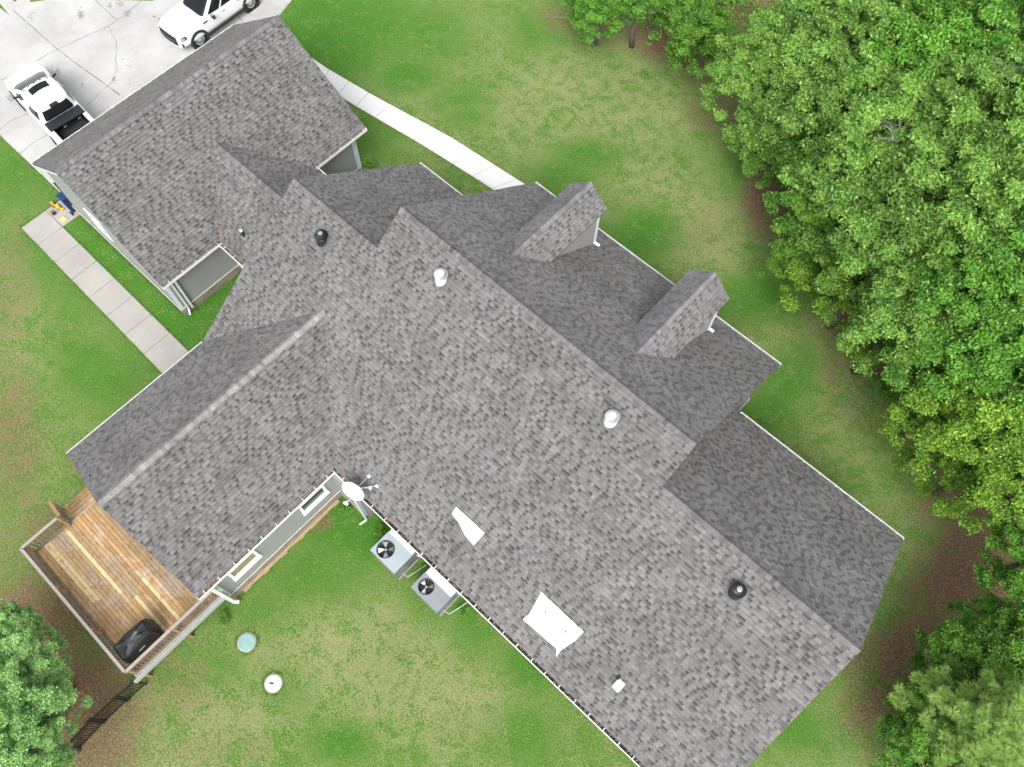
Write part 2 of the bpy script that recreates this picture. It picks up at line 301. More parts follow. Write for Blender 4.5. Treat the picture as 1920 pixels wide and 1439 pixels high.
def slab(b, poly, z0, z1, c=(1, 1, 1)):
    n = len(poly); vs = [(p[0], p[1], z0) for p in poly]+[(p[0], p[1], z1) for p in poly]
    s = sum(poly[i][0]*poly[(i+1) % n][1]-poly[(i+1) % n][0]*poly[i][1] for i in range(n))
    if s < 0: vs = vs[:n][::-1]+vs[n:][::-1]
    b.mesh_(vs, [list(range(n))[::-1], [n+i for i in range(n)]]+[(i, (i+1) % n, n+(i+1) % n, n+i) for i in range(n)], c)
def clip_poly(poly, nx, ny, d):               # keep nx*x+ny*y<=d
    out = []
    for i in range(len(poly)):
        a = poly[i]; b = poly[(i+1) % len(poly)]; fa = nx*a[0]+ny*a[1]-d; fb = nx*b[0]+ny*b[1]-d
        if fa <= 0: out.append(a)
        if (fa < 0) != (fb < 0) and abs(fa-fb) > 1e-12:
            t = fa/(fa-fb); out.append((a[0]+t*(b[0]-a[0]), a[1]+t*(b[1]-a[1])))
    return out
# driveway: one pour cut by joints
drive_poly = [(-60, 3.35), (-31.45, 3.38), (-30.3, 3.4), (-30.3, 14.0), (-32.2, 15.9), (-33.0, 17.7), (-33.6, 19.6), (-34.4, 22), (-36, 60), (-42, 60), (-38.6, 19), (-38.0, 15.2), (-38.8, 13.9), (-42.6, 10.6), (-43.4, 9.5), (-44.6, 9.8), (-45.0, 8.4), (-43.4, 8.2), (-60, 7.2)]
def pull(poly): return poly
b = MB(); slab(b, drive_poly, -.1, .03)
drv = b.build('driveway', M['drive']); tag(drv, 'pale cracked concrete driveway in front of the garage', 'driveway', kind='structure')
M['crack'] = simple('joint_line', (.20, .19, .165), .95, var=.4, scale=15)
b = MB()
def crack(pts, wd=.02, jit=.05, z=.035):
    q = []
    for i in range(len(pts)-1):
        a = Vector(P(*pts[i])); c = Vector(P(*pts[i+1])); n = max(2, int((c-a).length/.25))
        for k in range(n): q.append(a.lerp(c, k/n)+Vector((random.uniform(-jit, jit), random.uniform(-jit, jit), 0))*(1 if (k or i) else 0))
    q.append(Vector(P(*pts[-1])))
    for i in range(len(q)-1):
        d = (q[i+1]-q[i]).normalized(); r = Vector((-d.y, d.x, 0))*wd/2*random.uniform(.6, 1.5)
        b.face([(q[i]-r).xy[:]+(z,), (q[i+1]-r).xy[:]+(z,), (q[i+1]+r).xy[:]+(z,), (q[i]+r).xy[:]+(z,)])
crack([(25, 20), (70, 60), (110, 95), (140, 118), (185, 150), (225, 180)], .035, .01)
crack([(0, 152), (12, 148), (16, 148)], .03, .02); crack([(70, 115), (90, 103), (115, 90), (165, 68), (205, 50), (225, 36), (268, 2)], .03, .03)
crack([(205, 50), (218, 78), (219, 130), (214, 150), (165, 198)], .02, .04); crack([(178, 0), (217, 38)], .03, .01)
crack([(0, 245), (20, 228), (52, 215)], .025, .03); crack([(38, 290), (60, 270), (92, 252)], .025, .03); crack([(125, 330), (100, 300)], .02, .02); crack([(210, 165), (250, 200)], .015, .02)
crack([(420, 0), (456, 42)], .03, .01); crack([(45, 300), (60, 320)], .02, .02)
b.build('joint_lines', M['crack'], drv)
b = MB()                                        # left walk, separate slabs
u = -31.45
while u < -20.2:
    un = u+1.335; sh = (u+31.4)*-.013
    slab(b, [(u+.012, 1.02+sh), (un-.012, 1.0+sh), (un-.012, 2.32+sh*.4), (u+.012, 2.33+sh*.4)], -.08, .035+random.uniform(-.004, .004)); u = un
slab(b, [(-31.45, 2.35), (-30.13, 2.35), (-30.13, 3.30), (-31.45, 3.33)], -.08, .03)
wk = b.build('garden_path', M['walk'], bevel=.006); tag(wk, 'grey slab path running beside the garage to the back wing', 'path', kind='structure')
b = MB(); L = [P(520, 62), P(598, 120), P(700, 180), P(845, 258), P(985, 347), P(1010, 362)]; R_ = [P(500, 100), P(598, 156), P(650, 190), P(790, 271), P(925, 356), P(960, 380)]
def lerp_chain(C, t):
    d = [0]
    for i in range(len(C)-1): d.append(d[-1]+(C[i+1]-C[i]).length)
    s = t*d[-1]
    for i in range(len(C)-1):
        if s <= d[i+1]+1e-9: return C[i].lerp(C[i+1], (s-d[i])/(d[i+1]-d[i]))
K = 13
for i in range(K):
    a, c = i/K+.0008, (i+1)/K-.0008
    slab(b, [tuple(lerp_chain(L, a))[:2], tuple(lerp_chain(L, c))[:2], tuple(lerp_chain(R_, c))[:2], tuple(lerp_chain(R_, a))[:2]], -.08, .035)
wk2 = b.build('front_path', M['walkbright'], bevel=.006); tag(wk2, 'bright white concrete path curving round the front of the house', 'path', kind='structure')
# ---------------------------------------------------------------- HOUSE
pm, pn, pw, pg, pd_ = .7204, .7452, .658, .7251, .9313
u1, u2a, u2b, u3b = -18.5745, -14.2546, -1.7042, 5.30
vr1, vr2, vr3 = 8.597, 9.9394, 8.597; vn1, vn2, vn3 = 14.30, 16.87, 14.2384; vs, zs = 2.6861, 3.3194
wv1, wu0, wur, wu1, wz = -3.5403, -18.5118, -14.7599, -11.0785, 3.3502
gu0, gur, gu1, gv0, gv1, gz = -30.7657, -26.3019, -21.8194, 3.1045, 14.1589, 3.2164
cvr, cvs, cvn = 8.5704, 6.0454, 11.15
zsw = lambda v: zs+pm*(v-vs)
house = empty('house', (-12, 7, 0), 'large grey house with dark grey shingle roof, two dormers and attached garage', 'house')
CH = .145                                       # shingle exposure
def tone_tab():
    g = random.gauss(.168, .013); r = random.random()
    if r < .07: return (g*1.05, g*.96, g*.94)
    if r < .12: return (g*.98, g*.98, g*1.02)
    return (g, g*.968, g*.945)
def tone_slot():
    g = random.gauss(.135, .013); return (g, g*.965, g*.955)
ROOF = MB(); SLAB = MB()
def roof_plane(rb, sb, origin, U, S, polys, thick=.11, seed=0, light=None, con=1.):
    """polys: convex polygons in (a along eave, b up slope) metres; shingle tabs are laid course by course and clipped to them."""
    U = Vector(U).normalized(); S = Vector(S).normalized(); Nn = U.cross(S).normalized()
    if Nn.z < 0: Nn = -Nn
    o = Vector(origin); rs = random.Random(seed)
    def W(a, b_, h): return o+U*a+S*b_+Nn*h
    flip = U.cross(S).z < 0
    for poly in polys:
        ar = sum(poly[i][0]*poly[(i+1) % len(poly)][1]-poly[(i+1) % len(poly)][0]*poly[i][1] for i in range(len(poly)))
        if ar < 0: poly.reverse()
        n = len(poly); top = [W(a, b_, -.004) for a, b_ in poly]; bot = [p-Vector((0, 0, thick)) for p in top]
        fs = [list(range(n)), [n+i for i in range(n)][::-1]]+[(i, n+i, n+(i+1) % n, (i+1) % n) for i in range(n)]
        if flip: fs = [list(f)[::-1] for f in fs]
        sb.mesh_(top+bot, fs)
    A0 = min(p[0] for q in polys for p in q); A1 = max(p[0] for q in polys for p in q); B0 = min(p[1] for q in polys for p in q); B1 = max(p[1] for q in polys for p in q)
    k = int(math.floor(B0/CH))
    while k*CH < B1:
        b0, b1 = k*CH, (k+1)*CH; a = A0-rs.uniform(0, .5); slot = rs.random() < .4
        course = random.gauss(1, .02)
        while a < A1:
            wd = rs.uniform(.08, .17) if slot else rs.choice((rs.uniform(.12, .2), rs.uniform(.17, .28)))
            h = .004 if slot else .021
            col = tone_slot() if slot else tone_tab(); col = tuple(x*course for x in col)
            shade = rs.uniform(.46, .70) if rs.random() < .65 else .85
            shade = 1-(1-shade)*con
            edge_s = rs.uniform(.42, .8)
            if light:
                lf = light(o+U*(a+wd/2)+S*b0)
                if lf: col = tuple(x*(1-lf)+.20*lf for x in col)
            for poly in polys:
                q = [(a, b0), (a+wd, b0), (a+wd, b1), (a, b1)]; q0 = q
                inside = True; m = len(poly)
                for i in range(m):
                    p0, p1 = poly[i], poly[(i+1) % m]; ex, ey = p1[0]-p0[0], p1[1]-p0[1]; nx, ny = ey, -ex; d = nx*p0[0]+ny*p0[1]
                    if all(nx*x+ny*y <= d+1e-9 for x, y in q): continue
                    q = clip_poly(q, nx, ny, d)
                    if len(q) < 3: break
                if len(q) < 3: continue
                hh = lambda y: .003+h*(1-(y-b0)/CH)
                ym = b0+CH*.84; es = 1-(1-edge_s)*(.35+.65*con); parts_ = [(clip_poly(q, 0, 1, ym), col), (clip_poly(q, 0, -1, -ym), tuple(x*es for x in col))]      # next course's butt-edge shadow painted in, with some grime
                if slot:                        # lower layer's upper edge: maker's darker band plus painted shadow of the tab above
                    ym = b0+CH*.42; lo_ = clip_poly(q, 0, 1, ym); hi_ = clip_poly(q, 0, -1, -ym); parts_ = [(lo_, col), (hi_, tuple(x*shade for x in col))]
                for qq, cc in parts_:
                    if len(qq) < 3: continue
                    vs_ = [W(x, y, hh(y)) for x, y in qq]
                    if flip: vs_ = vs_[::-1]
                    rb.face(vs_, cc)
                lo = [p for p in q if abs(p[1]-b0) < 1e-6]
                if len(lo) == 2 and h > .01:
                    x0, x1 = min(lo[0][0], lo[1][0]), max(lo[0][0], lo[1][0])
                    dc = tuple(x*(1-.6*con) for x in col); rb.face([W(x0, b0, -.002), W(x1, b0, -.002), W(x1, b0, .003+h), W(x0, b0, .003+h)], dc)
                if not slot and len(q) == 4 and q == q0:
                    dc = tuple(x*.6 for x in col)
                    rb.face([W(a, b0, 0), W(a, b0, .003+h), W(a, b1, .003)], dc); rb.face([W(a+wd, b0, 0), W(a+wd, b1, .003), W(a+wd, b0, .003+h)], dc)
            a += wd; slot = (not slot) if rs.random() < .8 else slot
            if slot and rs.random() < .12: slot = False
        k += 1
def ridge_cap(mb, a, b_, dirL, dirR, base=.205, wd=.15, seed=1):
    a = Vector(a); b_ = Vector(b_); L_ = (b_-a).length; d = (b_-a)/L_; n = int(L_/.145); rs = random.Random(seed)
    dl = Vector(dirL).normalized(); dr = Vector(dirR).normalized(); z = Vector((0, 0, 1))
    for i in range(n+1):
        p0 = a+d*(i*.145); p1 = a+d*min(L_, (i*.145+.20)); h0, h1 = .012, .042
        g = rs.gauss(base, base*.13); col = (g, g*.975, g*.985)
        l = wd*rs.uniform(.97, 1.05)
        t0, t1 = p0+z*(h0+.012), p1+z*(h1+.012)
        e = [p0+dl*l+z*h0, p1+dl*l+z*h1]; f = [p0+dr*l+z*h0, p1+dr*l+z*h1]
        ml = [p0+dl*l*.3+z*(h0+.008), p1+dl*l*.3+z*(h1+.008)]; mr = [p0+dr*l*.3+z*(h0+.008), p1+dr*l*.3+z*(h1+.008)]
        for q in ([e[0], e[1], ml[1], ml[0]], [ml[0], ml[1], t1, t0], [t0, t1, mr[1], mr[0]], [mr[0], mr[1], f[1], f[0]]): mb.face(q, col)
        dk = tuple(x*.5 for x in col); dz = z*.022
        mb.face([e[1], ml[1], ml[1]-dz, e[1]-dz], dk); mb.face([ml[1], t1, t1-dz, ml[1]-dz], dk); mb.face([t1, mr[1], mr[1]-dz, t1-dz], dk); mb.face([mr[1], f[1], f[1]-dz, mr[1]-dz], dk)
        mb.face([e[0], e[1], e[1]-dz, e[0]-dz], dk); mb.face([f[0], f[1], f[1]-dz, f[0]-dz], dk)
sl_ = lambda p: math.sqrt(1+p*p)
wr = wz+pw*(wur-wu0); vap = (wr-zs)/pm+vs; vv = (wz-zs)/pm+vs
# main body
rb, sb = MB(), MB()
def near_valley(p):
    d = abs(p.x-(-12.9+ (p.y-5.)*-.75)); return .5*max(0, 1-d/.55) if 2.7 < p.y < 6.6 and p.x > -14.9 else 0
k = sl_(pm)
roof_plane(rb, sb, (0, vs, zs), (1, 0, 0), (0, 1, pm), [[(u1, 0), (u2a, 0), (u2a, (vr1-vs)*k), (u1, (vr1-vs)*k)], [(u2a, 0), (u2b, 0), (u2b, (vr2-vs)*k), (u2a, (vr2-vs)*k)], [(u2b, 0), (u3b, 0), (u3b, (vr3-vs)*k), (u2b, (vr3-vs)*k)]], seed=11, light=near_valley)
k = sl_(pn)
for (ua, ub, vr, vn, sd_) in ((u1, u2a, vr1, vn1, 12), (u2a, u2b, vr2, vn2, 13), (u2b, u3b, vr3, vn3, 14)):
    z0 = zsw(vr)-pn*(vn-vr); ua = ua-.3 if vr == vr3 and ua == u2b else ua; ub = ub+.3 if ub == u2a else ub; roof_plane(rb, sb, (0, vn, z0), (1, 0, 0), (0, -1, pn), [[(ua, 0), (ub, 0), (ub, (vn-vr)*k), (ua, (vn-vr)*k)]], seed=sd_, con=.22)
cap = MB()
for (ua, ub, vr, s_) in ((u1, u2a+.1, vr1, 1), (u2a, u2b, vr2, 2), (u2b+.05, u3b, vr3, 3)):
    ridge_cap(cap, (ua, vr, zsw(vr)), (ub, vr, zsw(vr)), (0, -1, -pm), (0, 1, -pn), .155, .15, s_)
main_roof = rb.build('main_roof', M['shingle'], house); sb.build('roof_board', M['roofdeck'], main_roof); cap.build('ridge_cap', M['cap'], main_roof)
# wing
rb, sb, cap = MB(), MB(), MB(); k = sl_(pw); hb = (wur-wu0)*k
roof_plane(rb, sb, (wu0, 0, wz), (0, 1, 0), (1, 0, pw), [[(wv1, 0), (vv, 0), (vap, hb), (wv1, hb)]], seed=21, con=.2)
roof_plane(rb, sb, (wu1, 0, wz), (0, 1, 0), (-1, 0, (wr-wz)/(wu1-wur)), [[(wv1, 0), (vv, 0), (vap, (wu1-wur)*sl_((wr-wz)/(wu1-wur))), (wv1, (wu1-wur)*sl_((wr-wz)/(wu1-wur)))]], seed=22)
ridge_cap(cap, (wur, wv1, wr), (wur, vap, wr), (-1, 0, -pw), (1, 0, -pw), .19, .17, 4)
wing_roof = rb.build('wing_roof', M['shingle'], house); sb.build('roof_board', M['roofdeck'], wing_roof); cap.build('ridge_cap', M['cap_pale'], wing_roof)
# garage
gr = gz+pg*(gur-gu0); pg2 = (gr-gz)/(gu1-gur)
rb, sb, cap = MB(), MB(), MB()
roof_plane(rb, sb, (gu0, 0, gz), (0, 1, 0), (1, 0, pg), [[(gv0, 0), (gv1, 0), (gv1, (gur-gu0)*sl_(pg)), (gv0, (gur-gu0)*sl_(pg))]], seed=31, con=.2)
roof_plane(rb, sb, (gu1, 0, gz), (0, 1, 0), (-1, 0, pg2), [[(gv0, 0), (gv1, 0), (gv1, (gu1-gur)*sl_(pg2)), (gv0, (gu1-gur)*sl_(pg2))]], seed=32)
ridge_cap(cap, (gur, gv0, gr), (gur, gv1, gr), (-1, 0, -pg), (1, 0, -pg2), .16, .16, 5)
gar_roof = rb.build('garage_roof', M['shingle'], house); sb.build('roof_board', M['roofdeck'], gar_roof); cap.build('ridge_cap', M['cap'], gar_roof)
# connector
cr = gz+pg*(cvr-cvs); ca = gur+(gr-cr)/pg2; pc2 = (cr-gz)/(cvn-cvr); cue = u1+.3
rb, sb, cap = MB(), MB(), MB()
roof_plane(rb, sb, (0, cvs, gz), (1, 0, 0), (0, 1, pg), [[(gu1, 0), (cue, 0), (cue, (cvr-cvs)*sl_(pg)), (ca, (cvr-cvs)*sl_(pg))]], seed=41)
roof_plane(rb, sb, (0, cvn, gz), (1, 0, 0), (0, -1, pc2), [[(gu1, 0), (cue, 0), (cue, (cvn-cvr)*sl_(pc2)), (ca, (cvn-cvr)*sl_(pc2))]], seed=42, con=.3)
ridge_cap(cap, (ca+.05, cvr, cr), (cue, cvr, cr), (0, -1, -pg), (0, 1, -pc2), .165, .16, 6)
con_roof = rb.build('connector_roof', M['shingle'], house); sb.build('roof_board', M['roofdeck'], con_roof); cap.build('ridge_cap', M['cap'], con_roof)
# walls: gabled blocks, brick skirt below
def wall_block(name, x0, x1, y0, y1, axis, ridge, zr_, ze0, ze1, zb=.55, m='siding'):
    """axis 'x': ridge runs along x at y=ridge; ze0/ze1 wall-top height at the low / high side"""
    b = MB()
    if axis == 'x': prof = [(y0, zb), (y1, zb), (y1, ze1), (ridge, zr_), (y0, ze0)]; mk = lambda t, p: (t, p[0], p[1]); t0, t1 = x0, x1
    else: prof = [(x0, zb), (x1, zb), (x1, ze1), (ridge, zr_), (x0, ze0)]; mk = lambda t, p: (p[0], t, p[1]); t0, t1 = y0, y1
    n = 5; b.mesh_([mk(t0, p) for p in prof]+[mk(t1, p) for p in prof], [list(range(n)), [n+i for i in range(n)][::-1]]+[(i, n+i, n+(i+1) % n, (i+1) % n) for i in range(n)])
    o = b.build('wall', M[m], house)
    b = MB(); e = .035; b.box(x0-e, y0-e, -.15, x1+e, y1+e, zb-.001); b.build('brick_skirt', M['brick'], o)
    b = MB(); e2 = .055
    for q in ((x0-e2, y0-e2, x1+e2, y0-e-.001), (x0-e2, y1+e+.001, x1+e2, y1+e2), (x0-e2, y0-e, x0-e-.001, y1+e), (x1+e+.001, y0-e, x1+e2, y1+e)): b.box(q[0], q[1], zb-.04, q[2], q[3], zb+.012)
    b.build('ledge', M['pale'], o)
    return o
dn = .13
wall_block('m2', u2a+.25, u2b-.25, 3.2, vn2-.45, 'x', vr2, zsw(vr2)-dn, zsw(3.2)-dn, zsw(vr2)-pn*(vn2-.45-vr2)-dn)
wall_block('m1', u1+.25, u2a+.25, 3.2, vn1-.45, 'x', vr1, zsw(vr1)-dn, zsw(3.2)-dn, zsw(vr1)-pn*(vn1-.45-vr1)-dn)
wall_block('m3', u2b-.25, u3b-.25, 3.2, vn3-.45, 'x', vr3, zsw(vr3)-dn, zsw(3.2)-dn, zsw(vr3)-pn*(vn3-.45-vr3)-dn)
wwall = wall_block('wing', wu0+.25, -11.32, wv1+.5, 3.2, 'y', wur, wr-dn, wz+pw*.25-dn, wz+.658*.24-dn, zb=.62)
gwall = wall_block('garage', gu0+.5, -22.33, gv0+.2, gv1-.45, 'y', gur, gr-dn, gz+pg*.5-dn, gz+pg2*.51-dn, zb=.5)
wall_block('con', -22.33, u1+.25, cvs+.4, cvn-.4, 'x', cvr, cr-dn, gz+pg*.4-dn, gz+pc2*.4-dn)
b = MB(); b.box(-11.32, 2.46, .5, -9.86, 3.2, 3.1); jw = b.build('wall', M['siding'], house)      # bumped-out corner by the wing
b = MB(); b.box(-11.3, 2.42, -.15, -9.82, 3.2, .499); b.build('brick_skirt', M['brick'], jw)
M['foot'] = simple('tan_footing', (.40, .30, .16), .9, var=.35, scale=5)
b = MB()
for i in range(16): b.box(-11.3, -2.6+i*.3, -.05, -11.13-random.uniform(0, .07), -2.6+i*.3+.299, random.uniform(.07, .1))
b.build('footing_edge', M['foot'], jw)
b = MB(); b.box(-9.9, 2.43, .5, -9.83, 2.53, 3.05); b.build('corner_trim', M['pale'], jw)
# corner boards and rake trim
for (x, y) in ((-22.33, gv1-.45), (-22.33, gv0+.2), (-11.32, wv1+.5)):
    b = MB(); sx = .02; b.box(x-.11, y-(.11 if y > 5 else .02), .51, x+sx, y+(.02 if y > 5 else .11), 3.1); b.build('corner_trim', M['pale'], house)
                                                # light rake boards under the garage roof's side edges
for y, dy in ((gv0+.005, .03), (gv1-.035, .03)):
    b = MB()
    for (xa, xb, pz) in ((gu0, gur, pg), (gu1, gur, pg2)):
        za = gz-.115; zb_ = gr-.115; b.mesh_([(xa, y, za), (xb, y, zb_), (xb, y, zb_-.15), (xa, y, za-.15), (xa, y+dy, za), (xb, y+dy, zb_), (xb, y+dy, zb_-.15), (xa, y+dy, za-.15)], [(0, 1, 2, 3), (7, 6, 5, 4), (0, 4, 5, 1), (3, 2, 6, 7), (0, 3, 7, 4), (1, 5, 6, 2)])
    b.build('rake_board', M['pale'], gar_roof)
b = MB()
for (y) in (wv1+.005,):
    for (xa, xb) in ((wu0, wur), (wu1, wur)):
        za = wz-.115; zb_ = wr-.115; b.mesh_([(xa, y, za), (xb, y, zb_), (xb, y, zb_-.15), (xa, y, za-.15), (xa, y+.03, za), (xb, y+.03, zb_), (xb, y+.03, zb_-.15), (xa, y+.03, za-.15)], [(0, 1, 2, 3), (7, 6, 5, 4), (0, 4, 5, 1), (3, 2, 6, 7), (0, 3, 7, 4), (1, 5, 6, 2)])
b.build('rake_board', M['pale'], wing_roof)
# gutters
def gutter(a, c, out, roof, leafy=.6, wd=.125, hang=.62, endcap=True):
    """a,c: (x,y,z) roof edge points; out: outward unit vector"""
    a = Vector(a); c = Vector(c); d = (c-a).normalized(); o = Vector(out); z = Vector((0, 0, 1)); L_ = (c-a).length
    a = a-z*.03; b = MB()
    def bx(s0, s1, o0, o1, z0, z1, m=0):
        vs = [a+d*s+o*q+z*h for h in (z0, z1) for q in (o0, o1) for s in (s0, s1)]
        b.mesh_(vs, [(0, 2, 3, 1), (4, 5, 7, 6), (0, 1, 5, 4), (2, 6, 7, 3), (0, 4, 6, 2), (1, 3, 7, 5)], (1, 1, 1), m)
    bx(0, L_, wd-.006, wd+.022, -.11, -.004); bx(0, L_, .0, wd-.007, -.115, -.10); bx(0, L_, -.012, -.002, -.2, -.05)
    if endcap: bx(-.006, .012, 0, wd-.008, -.098, -.006); bx(L_-.012, L_+.006, 0, wd-.008, -.098, -.006)
    s = random.uniform(.2, .5)
    while s < L_-.1: bx(s-.015, s+.015, -.06, wd+.02, -.002, .012); s += hang*random.uniform(.92, 1.1)
    g = b.build('gutter', M['white'], roof)
    b = MB(); bx_n = int(L_*90*leafy)
    vs = [a+d*s+o*q+z*(-.094) for q in (.002, wd-.01) for s in (.02, L_-.02)]; b.mesh_(vs, [(0, 1, 3, 2)], (1, 1, 1), 0)
    for i in range(bx_n):
        p = a+d*random.uniform(.05, L_-.05)+o*random.uniform(.015, wd-.02)+z*random.uniform(-.09, -.035); r = random.uniform(.012, .032); t = random.uniform(0, 6.3); tl = random.uniform(-.5, .5)
        e1 = Vector((math.cos(t), math.sin(t), tl))*r; e2 = Vector((-math.sin(t), math.cos(t), random.uniform(-.5, .5)))*r*.6
        b.face([p-e1-e2, p+e1-e2, p+e1+e2, p-e1+e2], m=random.choice((1, 1, 2)))
    b.build('gutter_debris', [M['dark'], M['litter'], M['twig']], g); return g
g_se1 = gutter((-9.95+.0, vs, zs), (u3b, vs, zs), (0, -1, 0), main_roof, .25)
gutter((wu1+.15, vs, zs), (-9.98, vs, zs), (0, -1, 0), main_roof, 1., endcap=False)
zn2 = zsw(vr2)-pn*(vn2-vr2); zn1 = zsw(vr1)-pn*(vn1-vr1); zn3 = zsw(vr3)-pn*(vn3-vr3)
gutter((u2a, vn2, zn2), (u2b, vn2, zn2), (0, 1, 0), main_roof, .4, wd=.10)
gutter((u1, vn1, zn1), (u2a, vn1, zn1), (0, 1, 0), main_roof, .3, wd=.10)
gutter((u2b+.05, vn3, zn3), (u3b, vn3, zn3), (0, 1, 0), main_roof, .3, wd=.10)
gutter((wu1, wv1, wz), (wu1, vv-.15, wz), (1, 0, 0), wing_roof, 1.2)
gutter((wu0, wv1, wz), (wu0, vv-.1, wz), (-1, 0, 0), wing_roof, .3, wd=.07)
gutter((gu1, gv0, gz), (gu1, cvs-.12, gz), (1, 0, 0), gar_roof, .7)
gutter((gu1, cvn+.12, gz), (gu1, gv1, gz), (1, 0, 0), gar_roof, .7)
gutter((gu0, gv0, gz), (gu0, gv1, gz), (-1, 0, 0), gar_roof, .3, wd=.09)
gutter((gu1+.12, cvs, gz), (cue, cvs, gz), (0, -1, 0), con_roof, .8)
gutter((gu1+.12, cvn, gz), (cue, cvn, gz), (0, 1, 0), con_roof, .4)
def spout(pts, roof, m='pale', s=.075):
    b = MB()
    for i in range(len(pts)-1): b.beam(pts[i], pts[i+1], s, s*.8)
    return b.build('downspout', M[m], roof, bevel=.01)
spout([(-22.24, 3.55, 3.05), (-22.24, 3.55, .35), (-22.1, 3.42, .12)], gar_roof); spout([(-22.24, 3.72, 3.05), (-22.24, 3.72, .25)], gar_roof, s=.1)
spout([(-22.24, gv1-.42, 3.05), (-22.24, gv1-.42, .25)], gar_roof)
spout([(wu1+.06, -3.02, 3.2), (-11.12, -3.08, 2.9), (-11.12, -3.08, .3), (-11.02, -2.98, .15)], wing_roof, 'white', .13)
spout([(-9.78, 2.38, 3.1), (-9.78, 2.38, .25), (-9.9, 2.1, .08)], main_roof); spout([(5.0, 3.12, 3.1), (5.0, 3.12, .2)], main_roof)
# windows
def window(parent, x, y0, y1, z0, z1, nx=1, pane='winglass', sill=True):
    b = MB(); e = .11; t = .05*nx
    for q in ((y0-e, z0-e, y1+e, z0), (y0-e, z1, y1+e, z1+e), (y0-e, z0, y0, z1), (y1, z0, y1+e, z1), (y0, (z0+z1)/2-.025, y1, (z0+z1)/2+.025)):
        b.box(min(x, x+t), q[0], q[1], max(x, x+t), q[2], q[3])
    w_ = b.build('window', M['white'], parent, bevel=.004)
    b = MB(); b.box(min(x, x+t*.35), y0, z0, max(x, x+t*.35), y1, z1); b.build('pane', M[pane], w_)
    if sill: b = MB(); b.box(min(x, x+nx*.14), y0-e-.02, z0-e-.05, max(x, x+nx*.14), y1+e+.02, z0-e-.002); b.build('sill', M['white'], w_)
window(house, -11.32, .95, 1.95, 1.65, 2.85); window(house, -11.32, -2.35, -1.35, 1.65, 2.85, pane='blind')
window(house, wu0+.25, -2, -1, 1.4, 2.7, -1)
def window_y(parent, y, x0, x1, z0, z1, ny=1):
    b = MB(); e = .11; t = .05*ny
    for q in ((x0-e, z0-e, x1+e, z0), (x0-e, z1, x1+e, z1+e), (x0-e, z0, x0, z1), (x1, z0, x1+e, z1), (x0, (z0+z1)/2-.025, x1, (z0+z1)/2+.025)): b.box(q[0], min(y, y+t), q[1], q[2], max(y, y+t), q[3])
    w_ = b.build('window', M['white'], parent); b = MB(); b.box(x0, min(y, y+t*.35), z0, x1, max(y, y+t*.35), z1); b.build('pane', M['winglass'], w_)
for x0 in (-12.8, -10, -5.2, -3.4): window_y(house, vn2-.45, x0, x0+.9, 1.3, 2.8)
for x0 in (0, 2.6): window_y(house, vn3-.45, x0, x0+.9, 1.3, 2.8)
window_y(house, gv0+.2, -27.6, -26.7, 1.4, 2.6, -1)
b = MB()                                        # garage doors on the driveway side
for y0 in (4.3, 9.3):
    for i in range(4): b.box(gu0+.44, y0, .05+i*.55, gu0+.5, y0+4.3, .05+i*.55+.54)
b.build('garage_door', M['vinyl'], house)
# dormers
pdz, dhw = 7.2091, .8625
for du, dv in ((-10.8129, 16.0034), (-5.1979, 15.9879)):
    ze = pdz-pd_*dhw; ine_r = vr2+(zsw(vr2)-pdz)/pn-.03; ine_e = vr2+(zsw(vr2)-ze)/pn-.02; hs_ = dhw*sl_(pd_)
    dm = empty('dormer', (du-house.location.x, dv-house.location.y, 0)); dm.parent = house
    rb, sb, cap = MB(), MB(), MB()
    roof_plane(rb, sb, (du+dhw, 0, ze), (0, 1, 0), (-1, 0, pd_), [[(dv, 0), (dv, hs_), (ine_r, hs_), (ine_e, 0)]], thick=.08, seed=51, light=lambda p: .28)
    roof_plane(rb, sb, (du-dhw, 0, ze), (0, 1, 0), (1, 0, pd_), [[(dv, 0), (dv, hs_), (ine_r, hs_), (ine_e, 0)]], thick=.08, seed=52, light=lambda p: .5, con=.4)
    ridge_cap(cap, (du, ine_r, pdz), (du, dv, pdz), (-1, 0, -pd_), (1, 0, -pd_), .185, .16, 7)
    ro = MB(); 
    roofo = rb.build('dormer_roof', M['shingle'], dm); sb_o = sb; cap_o = cap
    sb.build('roof_board', M['roofdeck'], dm); cap.build('ridge_cap', M['cap'], dm)
    zroof = lambda v: zsw(vr2)-pn*(v-vr2)
    b = MB(); hw = dhw-.16; yf = dv-.22; zt = ze+pd_*.16-.09; yb = ine_e-.05
    prof = [(du-hw, zt), (du+hw, zt), (du, pdz-.1)]
    b.mesh_([(du-hw, yf, zroof(yf)-.1), (du+hw, yf, zroof(yf)-.1), (du+hw, yf, zt), (du, yf, pdz-.1), (du-hw, yf, zt), (du-hw, yb, zt-.3), (du+hw, yb, zt-.3), (du+hw, yb, zt), (du-hw, yb, zt)],
            [(0, 1, 2, 3, 4), (0, 4, 8, 5), (1, 6, 7, 2)])
    b.build('dormer_wall', M['siding'], dm)
    b = MB()
    for sx in (-1, 1): b.box(du+sx*hw-.04, yf-.07, zroof(yf)-.02, du+sx*hw+.04, yf+.025, zt); b.box(du+sx*hw-.05, yf+.0, zroof(yf)-.02, du+sx*hw+.16*sx+.05, yf+.12, zroof(yf)+.03)
    b.box(du-hw-.02, yf+.001, zt-.02, du+hw+.02, yf+.03, zt+.08); b.build('corner_trim', M['white'], dm)
    b = MB(); b.box(du-.4, yf+.002, zroof(yf)+.35, du+.4, yf+.05, zt-.15); b.build('window', M['white'], dm)
    b = MB(); b.box(du-.32, yf+.052, zroof(yf)+.43, du+.32, yf+.058, zt-.23); b.build('pane', M['winglass'], dm)
